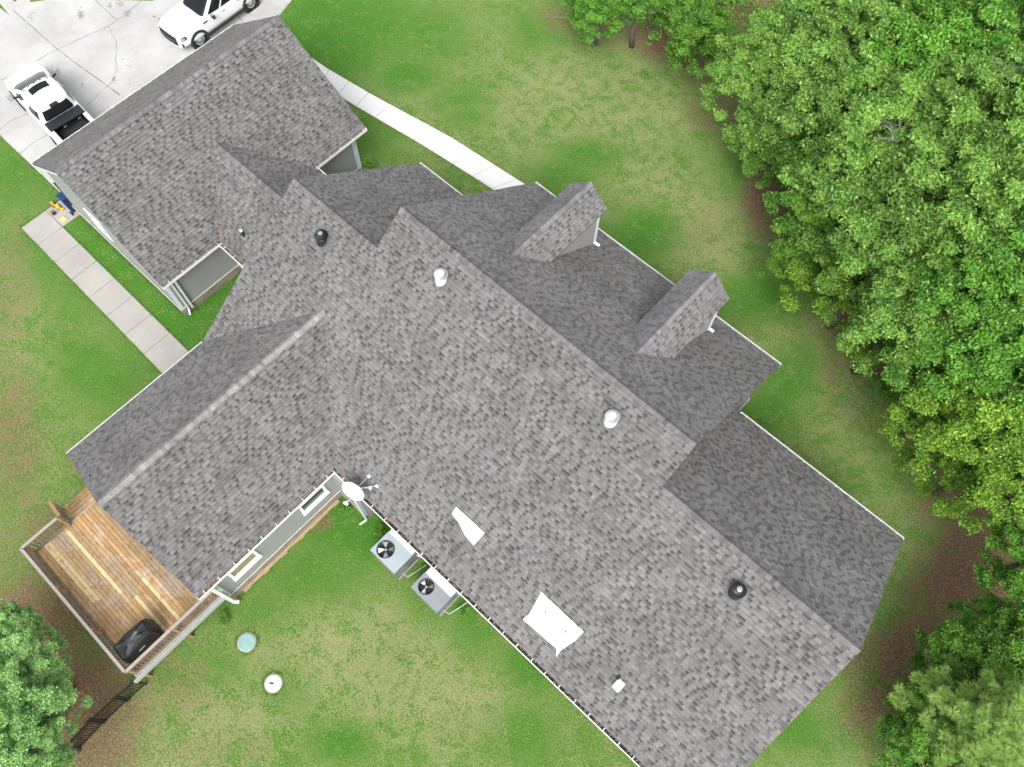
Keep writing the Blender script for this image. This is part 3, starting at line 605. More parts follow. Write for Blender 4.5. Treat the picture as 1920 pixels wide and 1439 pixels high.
# valley and step flashing shadows are real gaps; leaf litter lies in the garage valley
b = MB()
for i in range(130):
    t = random.random(); u_ = ca+(gu1-ca)*t; v_ = cvr+(cvs-cvr)*t; z_ = cr+(gz-cr)*t; j = random.gauss(0, .07); p = Vector((u_+j, v_+random.gauss(0, .07), z_+.06+abs(j)*.7))
    if random.random() > .25+t*.9: continue
    r = random.uniform(.012, .03); a_ = random.uniform(0, 6.3); e1 = Vector((math.cos(a_)*r, math.sin(a_)*r, 0)); e2 = Vector((-math.sin(a_)*r*.6, math.cos(a_)*r*.6, .01)); b.face([p-e1-e2, p+e1-e2, p+e1+e2, p-e1+e2])
b.build('valley_leaves', M['litter'], con_roof)
# roof turbine vents
def turbine(x, y, black, label, sq=False):
    z = zsw(y); r0 = empty('roof_vent', Vector((x, y, z))-house.location); r0.parent = house; r0['label'] = label
    m = M['blackpaint'] if black else M['ventwhite']; b = MB()
    a = math.atan(pm)
    for (h0, h1, s0, s1) in ((.02, .035, .26, .26),):
        U_, S_ = Vector((1, 0, 0)), Vector((0, math.cos(a), math.sin(a))); Nn = Vector((0, -math.sin(a), math.cos(a))); c = Vector((x, y, z))
        q = [c+U_*i*s0+S_*j*s0+Nn*h1 for i, j in ((-1, -1), (1, -1), (1, 1), (-1, 1))]; q2 = [c+U_*i*s0+S_*j*s0+Nn*.0 for i, j in ((-1, -1), (1, -1), (1, 1), (-1, 1))]
        b.mesh_(q+q2, [(0, 1, 2, 3), (0, 4, 5, 1), (1, 5, 6, 2), (2, 6, 7, 3), (3, 7, 4, 0)])
    b.build('flashing', M['shingle'] if 0 else M['roofdeck'], r0)
    b = MB(); b.lathe([(.24, -.2), (.22, .05), (.17, .16), (.16, .24)], (x, y, z), 24); b.build('vent_base', m, r0, True)
    b = MB(); n = 26                              # twisted vanes round the head
    for kf in range(n):
        a0 = 2*PI*kf/n; prev = None
        for j in range(7):
            t = j/6; ph = t*PI*.78+.25; rr = .225*math.sin(ph)+.02; zz = z+.20+.11*(1-math.cos(ph))*1.0
            aa = a0+t*.25
            p = (x+rr*math.cos(aa), y+rr*math.sin(aa), zz); aq = aa+2*PI/n*.62; rq = rr*.9; q = (x+rq*math.cos(aq), y+rq*math.sin(aq), zz)
            if prev: b.face([prev[0], prev[1], q, p])
            prev = (p, q)
    b.lathe([(.001, .435), (.06, .43), (.12, .41), (.125, .40)], (x, y, z), 24); b.lathe([(.175, .2), (.19, .21), (.17, .225)], (x, y, z), 24)
    b.build('vent_dome', m, r0, False)
    b = MB(); b.lathe([(.15, .22), (.18, .3), (.17, .35), (.10, .39)], (x, y, z), 20); b.build('dark_gap_core', M['black'], r0, True)  # black core added so the gaps between the vanes read as dark
    if black: b = MB(); b.lathe([(.001, .443), (.055, .439), (.085, .43)], (x, y, z), 9); b.build('vent_hub', M['chrome'], r0)
turbine(-16.25, 7.75, True, 'black turbine roof vent on the small upper roof beside the garage'); turbine(-11.55, 9.1, False, 'white turbine roof vent near the upper end of the main ridge')
turbine(-4.16, 9.07, False, 'white turbine roof vent near the middle of the main ridge'); turbine(1.84, 7.76, True, 'black turbine roof vent near the lower ridge')
r0 = empty('roof_vent', Vector((1.07, 3.79, zsw(3.79)))-house.location); r0.parent = house; r0['label'] = 'small square white roof vent near the eave'
b = MB(); b.box(.93, 3.65, zsw(3.65)-.02, 1.21, 3.98, zsw(3.98)+.07); b.build('vent_hood', M['white'], r0, bevel=.03); b = MB(); b.box(.86, 3.9, zsw(3.9)-.1, .97, 4.06, zsw(4.06)+.02); b.build('vent_base', M['black'], r0)
r0 = empty('roof_pipe', Vector((-20.85, 6.75, 3.72))-house.location); r0.parent = house
b = MB(); b.tube([(-20.85, 6.75, 3.6), (-20.85, 6.75, 4.1)], .055, 14); b.build('pipe_boot', M['black'], r0, True); b = MB(); b.tube([(-20.85, 6.75, 4.08), (-20.85, 6.75, 4.16)], .062, 14); b.build('pipe_cap', M['dish'], r0, True)
# ---------------------------------------------------------------- white repair sheets lying on the roof
def sheet(pts, label, marks=False):
    c = sum((Vector(p) for p in pts), Vector((0, 0, 0)))/len(pts); root = empty('repair_sheet', c, label, 'roofing sheet', 'white sheets on the roof')
    nn = Vector((0, -pm, 1)).normalized(); b = MB(); top = [Vector((p[0], p[1], zsw(p[1])))+nn*.034 for p in pts]; bot = [p-nn*.006 for p in top]; n = len(top)
    b.mesh_(top+bot, [list(range(n)), [n+i for i in range(n)][::-1]]+[(i, n+i, n+(i+1) % n, (i+1) % n) for i in range(n)]); b.build('sheet', M['sheet'], root)
    def disc(x, y, r, name, m, h=.036):
        b = MB(); cc = Vector((x, y, zsw(y)))+nn*h; S_ = Vector((0, 1, pm)).normalized(); b.face([cc+Vector((1, 0, 0))*r*math.cos(i*PI/5)+S_*r*math.sin(i*PI/5) for i in range(10)]); b.build(name, m, root)
    if marks:
        disc(-2.08, 3.95, .034, 'nail', M['black']); disc(-1.2, 3.92, .034, 'nail', M['black'])
        b = MB(); S_ = Vector((0, 1, pm)).normalized()
        for row, x0, n_ in ((3.55, -2.15, 10), (3.76, -1.75, 5), (3.98, -1.72, 3)):
            for i in range(n_):
                if random.random() < .25: continue
                x = x0+i*.085; cc = Vector((x, row, zsw(row)))+nn*.037
                b.face([cc, cc+Vector((.035, 0, 0)), cc+Vector((.035, 0, 0))+S_*.01, cc+S_*.01]); b.face([cc+Vector((.0, 0, 0)), cc+Vector((.008, 0, 0)), cc+Vector((.012, 0, 0))+S_*.05, cc+S_*.05])
        b.build('faint_print', M['print'], root)
sheet([(-6.54, 4.18, 0), (-6.15, 4.12, 0), (-5.75, 3.98, 0), (-5.28, 3.93, 0), (-5.24, 4.42, 0), (-6.55, 4.42, 0)], 'small white tapering repair sheet lying on the main roof')
sheet([(-2.45, 3.56, 0), (-2.5, 3.33, 0), (-1.08, 3.38, 0), (-.93, 3.2, 0), (-.95, 3.44, 0), (-.80, 3.89, 0), (-.77, 4.27, 0), (-2.58, 4.28, 0)], 'large white torn repair sheet with two black nails lying on the main roof', True)
# ---------------------------------------------------------------- satellite dish
dr = empty('satellite_dish', (-9.6, 2.75, 3.5), 'white satellite dish on struts above the gutter corner', 'satellite dish')
c = Vector((-9.71, 2.52, 3.95)); nrm = Vector((.2, -.78, .60)).normalized(); e1 = nrm.cross(Vector((0, 0, 1))).normalized(); e2 = e1.cross(nrm)
b = MB(); rings = []
for j in range(7):
    r = j/6
    rings.append([c+e1*(.45*r*math.cos(2*PI*i/28))+e2*(.34*r*math.sin(2*PI*i/28))+nrm*(.07*r*r) for i in range(28)])
vs_ = [p for q in rings for p in q]; b.mesh_(vs_, [(j*28+i, j*28+(i+1) % 28, (j+1)*28+(i+1) % 28, (j+1)*28+i) for j in range(6) for i in range(28)])
rf = b.build('reflector', M['dish'], dr, True); so_ = rf.modifiers.new('solid', 'SOLIDIFY'); so_.thickness = .012
b = MB(); foot = Vector((-9.5, 3.0, zsw(3.0))); b.tube([c-nrm*.02, c-nrm*.16, foot+Vector((0, 0, .03))], .022, 8)
b.tube([c-nrm*.12, Vector((-9.33, 3.2, zsw(3.2)+.03))], .013, 6); b.tube([c-nrm*.12, Vector((-9.78, 3.25, zsw(3.25)+.03))], .013, 6)
for q in ((-9.33, 3.2), (-9.78, 3.25), (-9.5, 3.0)): b.box(q[0]-.06, q[1]-.05, zsw(q[1])-.02, q[0]+.06, q[1]+.05, zsw(q[1])+.06)
b.build('mast', M['dish'], dr, True)
lnb = c+nrm*.42-e2*.32; b = MB(); b.tube([c-e2*.33+nrm*.05, lnb], .018, 8); b.build('feed_arm', M['dish'], dr, True)
b = MB(); b.beam(lnb-e1*.09, lnb+e1*.09, .09, .08); b.tube([lnb, lnb+(c-lnb)*.2], [.05, .035], 10); b.build('feed_head', M['dish'], dr, bevel=.01)
# ---------------------------------------------------------------- AC units
def ac(cx, cy, w_, d_, h_, label, fan_c, flat, strip, side, blades):
    r = empty('air_conditioner', (cx, cy, 0), label, 'air conditioner', 'air conditioners beside the house wall')
    x0, x1, y0, y1 = cx-w_/2, cx+w_/2, cy-d_/2, cy+d_/2
    b = MB(); b.box(x0+.02, y0+.02, .0, x1+.03, y1+.03, .08); b.build('concrete_pad', M['walk'], r)
    b = MB(); b.box(x0, y0, .12, x1, y0+.03, h_-.03); b.box(x0, y1-.03, .12, x1, y1, h_-.03); b.box(x0, y0+.03, .12, x0+.03, y1-.03, h_-.03); b.box(x1-.03, y0+.03, .12, x1, y1-.03, h_-.03); b.box(x0+.05, y0+.05, .082, x1-.05, y1-.05, .2)
    for i in range(7): b.box(x1+.001, y0+.08, .25+i*.09, x1+.012, y0+d_*.45, .28+i*.09); b.box(x0+.15, y0-.012, .25+i*.09, x1-.15, y0-.001, .28+i*.09)
    b.build('cabinet', side, r)
    # top with a round fan well
    fx, fy, fr = fan_c; b = MB(); nseg = 32; circ = [(fx+fr*math.cos(2*PI*i/nseg), fy+fr*math.sin(2*PI*i/nseg)) for i in range(nseg)]
    ys = y1-strip
    def edge(p):
        dx, dy = p[0]-fx, p[1]-fy; s = 1e9
        if dx > 1e-9: s = min(s, (x1-fx)/dx)
        if dx < -1e-9: s = min(s, (x0-fx)/dx)
        if dy > 1e-9: s = min(s, (ys-fy)/dy)
        if dy < -1e-9: s = min(s, (y0-fy)/dy)
        return (fx+dx*s, fy+dy*s)
    ring = sorted(set([round(math.atan2(q[1]-fy, q[0]-fx), 5) for q in circ]+[round(math.atan2(yy-fy, xx-fx), 5) for xx in (x0, x1) for yy in (y0, ys)]))
    for i in range(len(ring)):
        a0, a1 = ring[i], ring[(i+1) % len(ring)]; p0, p1 = (fx+fr*math.cos(a0), fy+fr*math.sin(a0)), (fx+fr*math.cos(a1), fy+fr*math.sin(a1)); q0, q1 = edge(p0), edge(p1)
        b.face([(*p0, h_), (*q0, h_), (*q1, h_), (*p1, h_)])
        b.face([(*p0, h_), (*p1, h_), (*p1, h_-.16), (*p0, h_-.16)])
    for (a0, b0, a1, b1) in ((x0-.012, y0-.012, x1+.012, y0), (x0-.012, y0, x0, ys), (x1, y0, x1+.012, ys)): b.box(a0, b0, h_-.05, a1, b1, h_+.002)
    b.build('top_panel', flat, r)
    b = MB(); b.box(x0+.02, ys+.002, h_-.08, x1-.0, y1, h_+.07); b.build('raised_cover', M['dish'] if strip > .4 else M['galvlight'], r, bevel=.02)
    b = MB(); b.lathe([(fr-.001, h_-.16), (.001, h_-.165)], (fx, fy, 0), 24); b.lathe([(fr+.012, h_+.001), (fr+.012, h_+.012), (fr-.006, h_+.012), (fr-.006, h_-.05)], (fx, fy, 0), 32)
    b.build('fan_well', M['black'], r)
    b = MB(); b.lathe([(.001, h_-.03), (.045, h_-.035), (.05, h_-.1)], (fx, fy, 0), 16)
    for i in range(blades):
        a0 = 2*PI*i/blades+.5; n = 7; w0 = []; w1 = []
        for j in range(n):
            t = j/(n-1); rr = .05+(fr-.07)*t; sw = (.55+.32*math.sin(t*PI*.6))*.8
            w0.append((fx+rr*math.cos(a0), fy+rr*math.sin(a0), h_-.05)); w1.append((fx+rr*math.cos(a0+sw), fy+rr*math.sin(a0+sw), h_-.09))
        for j in range(n-1): b.face([w0[j], w0[j+1], w1[j+1], w1[j]])
    b.build('fan', M['chrome'], r, False)
    b = MB(); b.tube([(x1, y0+.25, .35), (x1+.25, y0+.3, .3), (x1+.45, y1-.1, .25), (x1+.4, y1+.3, .6)], .012, 6); b.tube([(x1, y1-.2, .7), (x1+.15, y1-.15, .7), (x1+.15, y1+.15, .75)], .03, 8)
    b.build('pipe', M['pale'], r, True)
ac(-7.92, 2.27, 1.27, 1.27, 1.2, 'light grey air conditioner nearest the satellite dish', (-8.16, 2.03, .33), M['galv'], .34, M['unitside'], 4)
ac(-5.85, 2.33, 1.33, 1.22, 1.05, 'dark topped air conditioner farther from the satellite dish', (-6.12, 2.10, .29), M['galvdark'], .50, M['unitside'], 3)
# ---------------------------------------------------------------- timber deck
DX0, DX1, DY0, DY1, DZ = -17.5, -11.3, -6.9, -3.06, 1.25
deck = empty('timber_deck', (-14.4, -5, 0), 'brown timber deck with railings and a few new pale boards behind the wing', 'deck')
newb = []
for (pa, pb) in (((83, 1022), (176, 1129)), ((91, 1014), (187, 1128)), ((127, 996), (225, 1115)), ((268, 1083), (334, 1162)), ((254, 1118), (309, 1187))):
    a, c = P(pa[0], pa[1], DZ), P(pb[0], pb[1], DZ); newb.append((int(((a.y+c.y)/2-DY0)/.142), a.x, c.x))
newb.sort()
b = MB(); bn = MB(); row = 0; y = DY0
while y < DY1-.05:
    x = DX0; cuts = [DX0]
    x += random.uniform(1.5, 4.5)
    while x < DX1-.6: cuts.append(x); x += random.uniform(2.4, 4.8)
    cuts.append(DX1)
    nb = [q for q in newb if q[0] == row]
    g0 = random.uniform(.82, 1.12)
    for i in range(len(cuts)-1):
        segs = [(cuts[i]+.003, cuts[i+1]-.003)]
        for q in nb:
            ns = []
            for s0, s1 in segs:
                if q[2] <= s0 or q[1] >= s1: ns.append((s0, s1)); continue
                if q[1] > s0: ns.append((s0, q[1]-.004))
                if q[2] < s1: ns.append((q[2]+.004, s1))
            segs = ns
        g = g0*random.uniform(.86, 1.12); t = random.uniform(-.06, .06)
        for s0, s1 in segs:
            if s1-s0 > .02: b.box(s0, y, DZ-.035, s1, y+.131, DZ+random.uniform(-.001, .001), (g*(1+t), g, g*(1-t)))
    for q in nb: gg = random.uniform(.95, 1.05); bn.box(max(q[1], DX0), y+.001, DZ-.034, min(q[2], DX1), y+.134, DZ+.004, (gg, gg, gg))
    y += .142; row += 1
b.build('deck_boards', M['deck'], deck)
M['newboard'] = wood('new_boards', (.62, .47, .25), (.68, .53, .30), (.64, .50, .28))
bb = bn.build('new_boards', M['newboard'], deck); bb['label'] = 'fresh pale yellow replacement boards'
b = MB(); b.box(DX0, DY0-.04, DZ-.27, DX1+.04, DY0-.001, DZ-.036); b.box(DX1+.001, DY0, DZ-.27, DX1+.04, DY1, DZ-.02); b.box(DX0-.04, DY0, DZ-.27, DX0-.001, DY1, DZ-.02)
for i in range(14): x = DX0+.2+i*.45; b.box(x, DY0+.01, DZ-.25, x+.04, DY1-.01, DZ-.037)
for i in range(3): y_ = DY0+.25+i*1.6; b.box(DX0+.02, y_, DZ-.45, DX1-.02, y_+.08, DZ-.252)
b.build('rim_joist', M['railgrey'], deck)
b = MB(); b.box(DX1+.06, DY0-.2, DZ-.34, DX1+.12, -3.0, DZ-.06); b.build('outer_ledger', M['railgrey'], deck)
def railing(pts, first_post=True):
    RZ = 2.2
    for i in range(len(pts)-1):
        a, c = Vector(pts[i]), Vector(pts[i+1]); d = (c-a).normalized(); L_ = (c-a).length; n = Vector((-d.y, d.x, 0))
        b = MB(); b.beam(a+Vector((0, 0, RZ)), c+Vector((0, 0, RZ)), .105, .038); b.build('handrail', M['rail'], deck, bevel=.004)
        b = MB(); b.beam(a+Vector((0, 0, DZ+.12))+n*.0, c+Vector((0, 0, DZ+.12)), .04, .09); b.beam(a+Vector((0, 0, RZ-.07))-n*.02, c+Vector((0, 0, RZ-.07))-n*.02, .04, .09); k = int(L_/.135)
        for j in range(1, k): p = a+d*(L_*j/k); b.beam(p+Vector((0, 0, DZ+.06))+n*.035, p+Vector((0, 0, RZ-.03))+n*.035, .036, .036)
        b.build('balusters', M['baluster'], deck)
def dpost(x, y, z0=0., z1=2.17): b = MB(); b.box(x-.045, y-.045, z0, x+.045, y+.045, z1); b.build('post', M['deckwood'], deck)
railing([(DX0+.03, DY0+.03, 0), (DX0+2.1, DY0+.03, 0), (DX0+4.2, DY0+.03, 0), (DX1-.03, DY0+.03, 0)])
railing([(DX1-.0, DY0+.03, 0), (DX1-.0, -4.95, 0), (DX1-.0, DY1+.05, 0)]); railing([(DX0+.03, DY0+.03, 0), (DX0+.03, -5.35, 0)])
for x in (DX0+.06, DX0+2.1, DX0+4.2, DX1-.05): dpost(x, DY0+.08)
dpost(DX1-.05, -4.95); dpost(DX0+.06, -5.35); dpost(DX0+.08, DY1-.1, 0, DZ-.05)
# steps going down from the deck's end, with their own sloping rail
b = MB()
for i in range(4):
    x1_ = DX0-.045-i*.285
    for j in range(2): b.box(x1_-.138*(j+1)-.002, -5.18, DZ-.2-i*.2, x1_-.138*j-.008, -3.75, DZ-.16-i*.2, (1.05, 1.02, 1))
b.build('step_treads', M['deck'], deck)
b = MB()
for y_ in (-5.2, -3.74): b.mesh_([(DX0-.05, y_-.02, DZ-.2), (DX0-.05, y_-.02, DZ-.5), (DX0-1.25, y_-.02, 0), (DX0-1.25, y_-.02, .12), (DX0-.05, y_+.02, DZ-.2), (DX0-.05, y_+.02, DZ-.5), (DX0-1.25, y_+.02, 0), (DX0-1.25, y_+.02, .12)], [(0, 3, 2, 1), (4, 5, 6, 7), (0, 4, 7, 3), (1, 2, 6, 5), (3, 7, 6, 2)])
b.build('stringer', M['deckwood'], deck)
b = MB(); ra, rc = Vector((DX0-.02, -5.26, 2.15)), Vector((DX0-.95, -5.26, 1.75)); b.beam(ra, rc, .12, .04); b.build('step_handrail', M['deckwood'], deck)
b = MB(); b.beam(ra-Vector((0, 0, .85)), rc-Vector((0, 0, .9)), .04, .08)
for j in range(1, 8): p = ra.lerp(rc, j/8); b.beam(p-Vector((0, 0, .88)), p-Vector((0, 0, .02)), .034, .034)
b.build('step_balusters', M['baluster'], deck)
b = MB(); b.box(rc.x-.045, rc.y-.045, 0, rc.x+.045, rc.y+.045, 1.74); b.build('post', M['deckwood'], deck)
# covered grill on the deck
gc = P(250, 1212, 2.0); gc.z = DZ
gl = empty('covered_grill', (-12.02, -6.05, DZ), 'grill under a folded black cover in the deck corner', 'grill')
b = MB(); prof = [(0, 1.0, 1.0, 0, 0), (.5, .98, .98, 0, 0), (.82, .97, .96, .0, 0), (.93, .90, .90, 0, 0), (1.06, .62, .78, 0, 0), (1.08, .3, .4, 0, 0)]
n = 40; vs_ = []
for j, (z_, sx, sy, ox, oy) in enumerate(prof):
    for i in range(n):
        a_ = 2*PI*i/n; ca_, sa_ = math.cos(a_), math.sin(a_); e = 2/7.5
        x_ = .38*sx*math.copysign(abs(ca_)**e, ca_); y_ = .72*sy*math.copysign(abs(sa_)**e, sa_); f = 1+(.03*math.sin(i*1.9+1)+.02*math.sin(i*3.7))*(1.2 if j < 3 else .6)
        taper = 1-.22*max(0, y_/.66*.5+.5)*(z_/1.0); zz = z_*(1-.12*(y_ < -.2)*(z_ > .7))
        vs_.append((gl.location.x+x_*f*taper, gl.location.y+y_*f, DZ+.01+zz+(.02*math.sin(i*2.3) if j > 2 else 0)))
b.mesh_(vs_, [(j*n+i, j*n+(i+1) % n, (j+1)*n+(i+1) % n, (j+1)*n+i) for j in range(len(prof)-1) for i in range(n)]+[[(len(prof)-1)*n+i for i in range(n)]])
gb = b.build('cover', M['cover'], gl, False, bevel=.012)
b = MB(); b.box(gl.location.x-.3, gl.location.y-.5, DZ+.02, gl.location.x-.2, gl.location.y-.4, DZ+.06); b.beam(gl.location+Vector((.37, -.15, .55)), gl.location+Vector((.37, .1, .6)), .01, .03); b.build('cover_strap', M['pale'], gl)
# ---------------------------------------------------------------- black fence, septic lids, bins, toys, post
fpts = [(-11.25, -7.05), (-11.28, -7.85), (-11.30, -8.85), (-11.2, -10.3), (-11.15, -12.0)]
for i in range(4):
    a, c = Vector((*fpts[i], 0)), Vector((*fpts[i+1], 0)); d = (c-a).normalized(); a2 = a+d*.05; c2 = c-d*.05
    r = empty('fence_panel', a.lerp(c, .5), ['short black metal fence panel starting at the deck corner', 'second black metal fence panel out from the deck', 'long black metal fence panel beside the leafy tree', 'far black metal fence panel under the tree'][i], 'fence panel', 'black metal fence panels by the deck')
    b = MB(); z1_, z2_ = 1.18, .12
    
    for zz_ in (z1_, z1_-.14, z2_): b = MB(); b.beam(a2+Vector((0, 0, zz_)), c2+Vector((0, 0, zz_)), .03, .035); b.build('rail', M['fence'], r)
    b = MB(); k = int((c2-a2).length/.09)
    for j in range(k+1): p = a2.lerp(c2, j/k); b.beam(p+Vector((0, 0, .04)), p+Vector((0, 0, z1_)), .018, .018)
    b.build('pickets', M['fence'], r)
    for p in (a2, c2): b = MB(); b.beam(p, p+Vector((0, 0, 1.28)), .055, .055); b.build('post', M['fence'], r)
for (px, py, rr, m, lab) in ((463, 1205, .30, 'lidteal', 'round teal septic lid in the back lawn nearer the deck'), (513, 1282, .28, 'lidpale', 'round whitish septic lid with a dark notch in the back lawn')):
    c = P(px, py); r = empty('septic_lid', (c.x, c.y, 0), lab, 'septic lid', 'septic lids in the back lawn')
    b = MB(); b.lathe([(rr+.015, -.02), (rr+.015, .04), (rr, .055), (rr*.8, .06), (rr*.78, .05), (.001, .055)], (c.x, c.y, 0), 40); b.build('lid', M[m], r)
    b = MB(); b.lathe([(rr+.05, -.02), (rr+.05, .03), (rr+.016, .03)], (c.x, c.y, 0), 40); b.build('riser_rim', M['railgrey'], r)
    if m == 'lidpale': b = MB(); b.beam((c.x-.1, c.y-.08, .066), (c.x+.02, c.y+.0, .066), .05, .01); b.build('handle', M['black'], r)
def bin_(x, y, rz, body, lid, label):
    r = empty('wheelie_bin', (x, y, 0), label, 'trash bin', 'bins beside the garage')
    b = MB(); w0, w1 = .21, .27
    b.mesh_([(x-w0, y-w0, .08), (x+w0, y-w0, .08), (x+w0, y+w0, .08), (x-w0, y+w0, .08), (x-w1, y-w1, .98), (x+w1, y-w1, .98), (x+w1, y+w1, .98), (x-w1, y+w1, .98)], [(3, 2, 1, 0), (0, 1, 5, 4), (1, 2, 6, 5), (2, 3, 7, 6), (3, 0, 4, 7), (4, 5, 6, 7)]); b.build('bin_body', body, r, bevel=.02)
    b = MB(); b.mesh_([(x-.29, y-.29, .99), (x+.29, y-.29, .99), (x+.29, y+.29, .99), (x-.29, y+.29, .99), (x-.2, y-.24, 1.07), (x+.28, y-.24, 1.09), (x+.28, y+.24, 1.09), (x-.2, y+.24, 1.07)], [(3, 2, 1, 0), (0, 1, 5, 4), (1, 2, 6, 5), (2, 3, 7, 6), (3, 0, 4, 7), (4, 5, 6, 7)]); b.build('bin_lid', lid, r, bevel=.02)
    b = MB(); b.tube([(x+.36, y-.26, 1.0), (x+.36, y+.26, 1.0)], .018, 8); b.build('handle', M['black'], r)
    for s in (-1, 1): b = MB(); b.lathe([(.001, -.03), (.11, -.03), (.11, .03), (.001, .03)], (x+.22, y+s*.27, .11), 16, axis='y'); b.build('wheel', M['black'], r)
pb1, pb2 = P(111, 351, 1.0), P(131, 375, 1.0)
bin_(-31.25, 3.62, 0, M['bluebin'], M['bluelid'], 'blue trash bin with dark lid at the garage front corner')
bin_(-30.58, 3.3, 0, M['bluebin'], M['bluebin'], 'plain blue trash bin against the garage side wall')
for i, (px, py, lab, m, kind) in enumerate(((101, 386, 'orange plastic toy truck on the path end', 'orange', 0), (111, 391, 'bright yellow plastic toy digger on the path end', 'yellow', 0), (101, 401, 'small brown wooden box on the path', 'brownbox', 1), (121, 413, 'flat pale yellow plastic board at the grass edge of the path', 'paleyellow', 2))):
    c = P(px, py); r = empty('toy' if kind != 1 else 'small_box', (c.x, c.y, .03), lab, ('toy', 'box', 'board')[kind])
    x, y = c.x, c.y; z = .035; b = MB()
    if kind == 0:
        b.box(x-.14, y-.07, z+.04, x+.05, y+.07, z+.15); b.box(x+.06, y-.06, z+.04, x+.15, y+.06, z+.2); b.build('toy_body', M[m], r, bevel=.015)
        b = MB(); b.beam((x+.1, y, z+.18), (x+.25, y+.06, z+.1), .03, .03); b.beam((x+.25, y, z+.08), (x+.27, y+.12, z+.08), .08, .08); b.build('toy_arm', M['yellow'], r)
        for sx in (-.1, .1):
            for sy in (-1, 1): b = MB(); b.lathe([(.001, -.015), (.04, -.015), (.04, .015), (.001, .015)], (x+sx, y+sy*.085, z+.04), 12, axis='y'); b.build('wheel', M['black'], r)
    elif kind == 1:
        b.box(x-.11, y-.08, z, x+.13, y+.08, z+.1); b.build('box_body', M[m], r, bevel=.01); b = MB(); b.box(x+.05, y-.085, z+.02, x+.135, y+.085, z+.107); b.build('box_lid', M['black'], r)
    else: b.beam((x-.14, y-.03, z+.02), (x+.14, y+.03, z+.03), .2, .03); b.build('board_panel', M[m], r, bevel=.008); b = MB(); b.beam((x-.1, y-.02, z+.04), (x+.1, y+.02, z+.05), .03, .01); b.build('board_rib', M['yellow'], r)
c = P(29, 3); r = empty('driveway_post', (c.x, c.y, 0), 'short rusty brown post in a concrete footing at the driveway corner', 'post')
b = MB(); b.box(c.x-.05, c.y-.05, .0, c.x+.05, c.y+.05, 1.3); b.box(c.x-.06, c.y-.06, 1.3, c.x+.06, c.y+.06, 1.33); b.build('post_shaft', M['post'], r); b = MB(); slab(b, [(c.x-.45, c.y-.3), (c.x+.4, c.y-.45), (c.x+.5, c.y+.35), (c.x-.35, c.y+.45)], -.05, .05); b.build('footing', M['drive'], r)
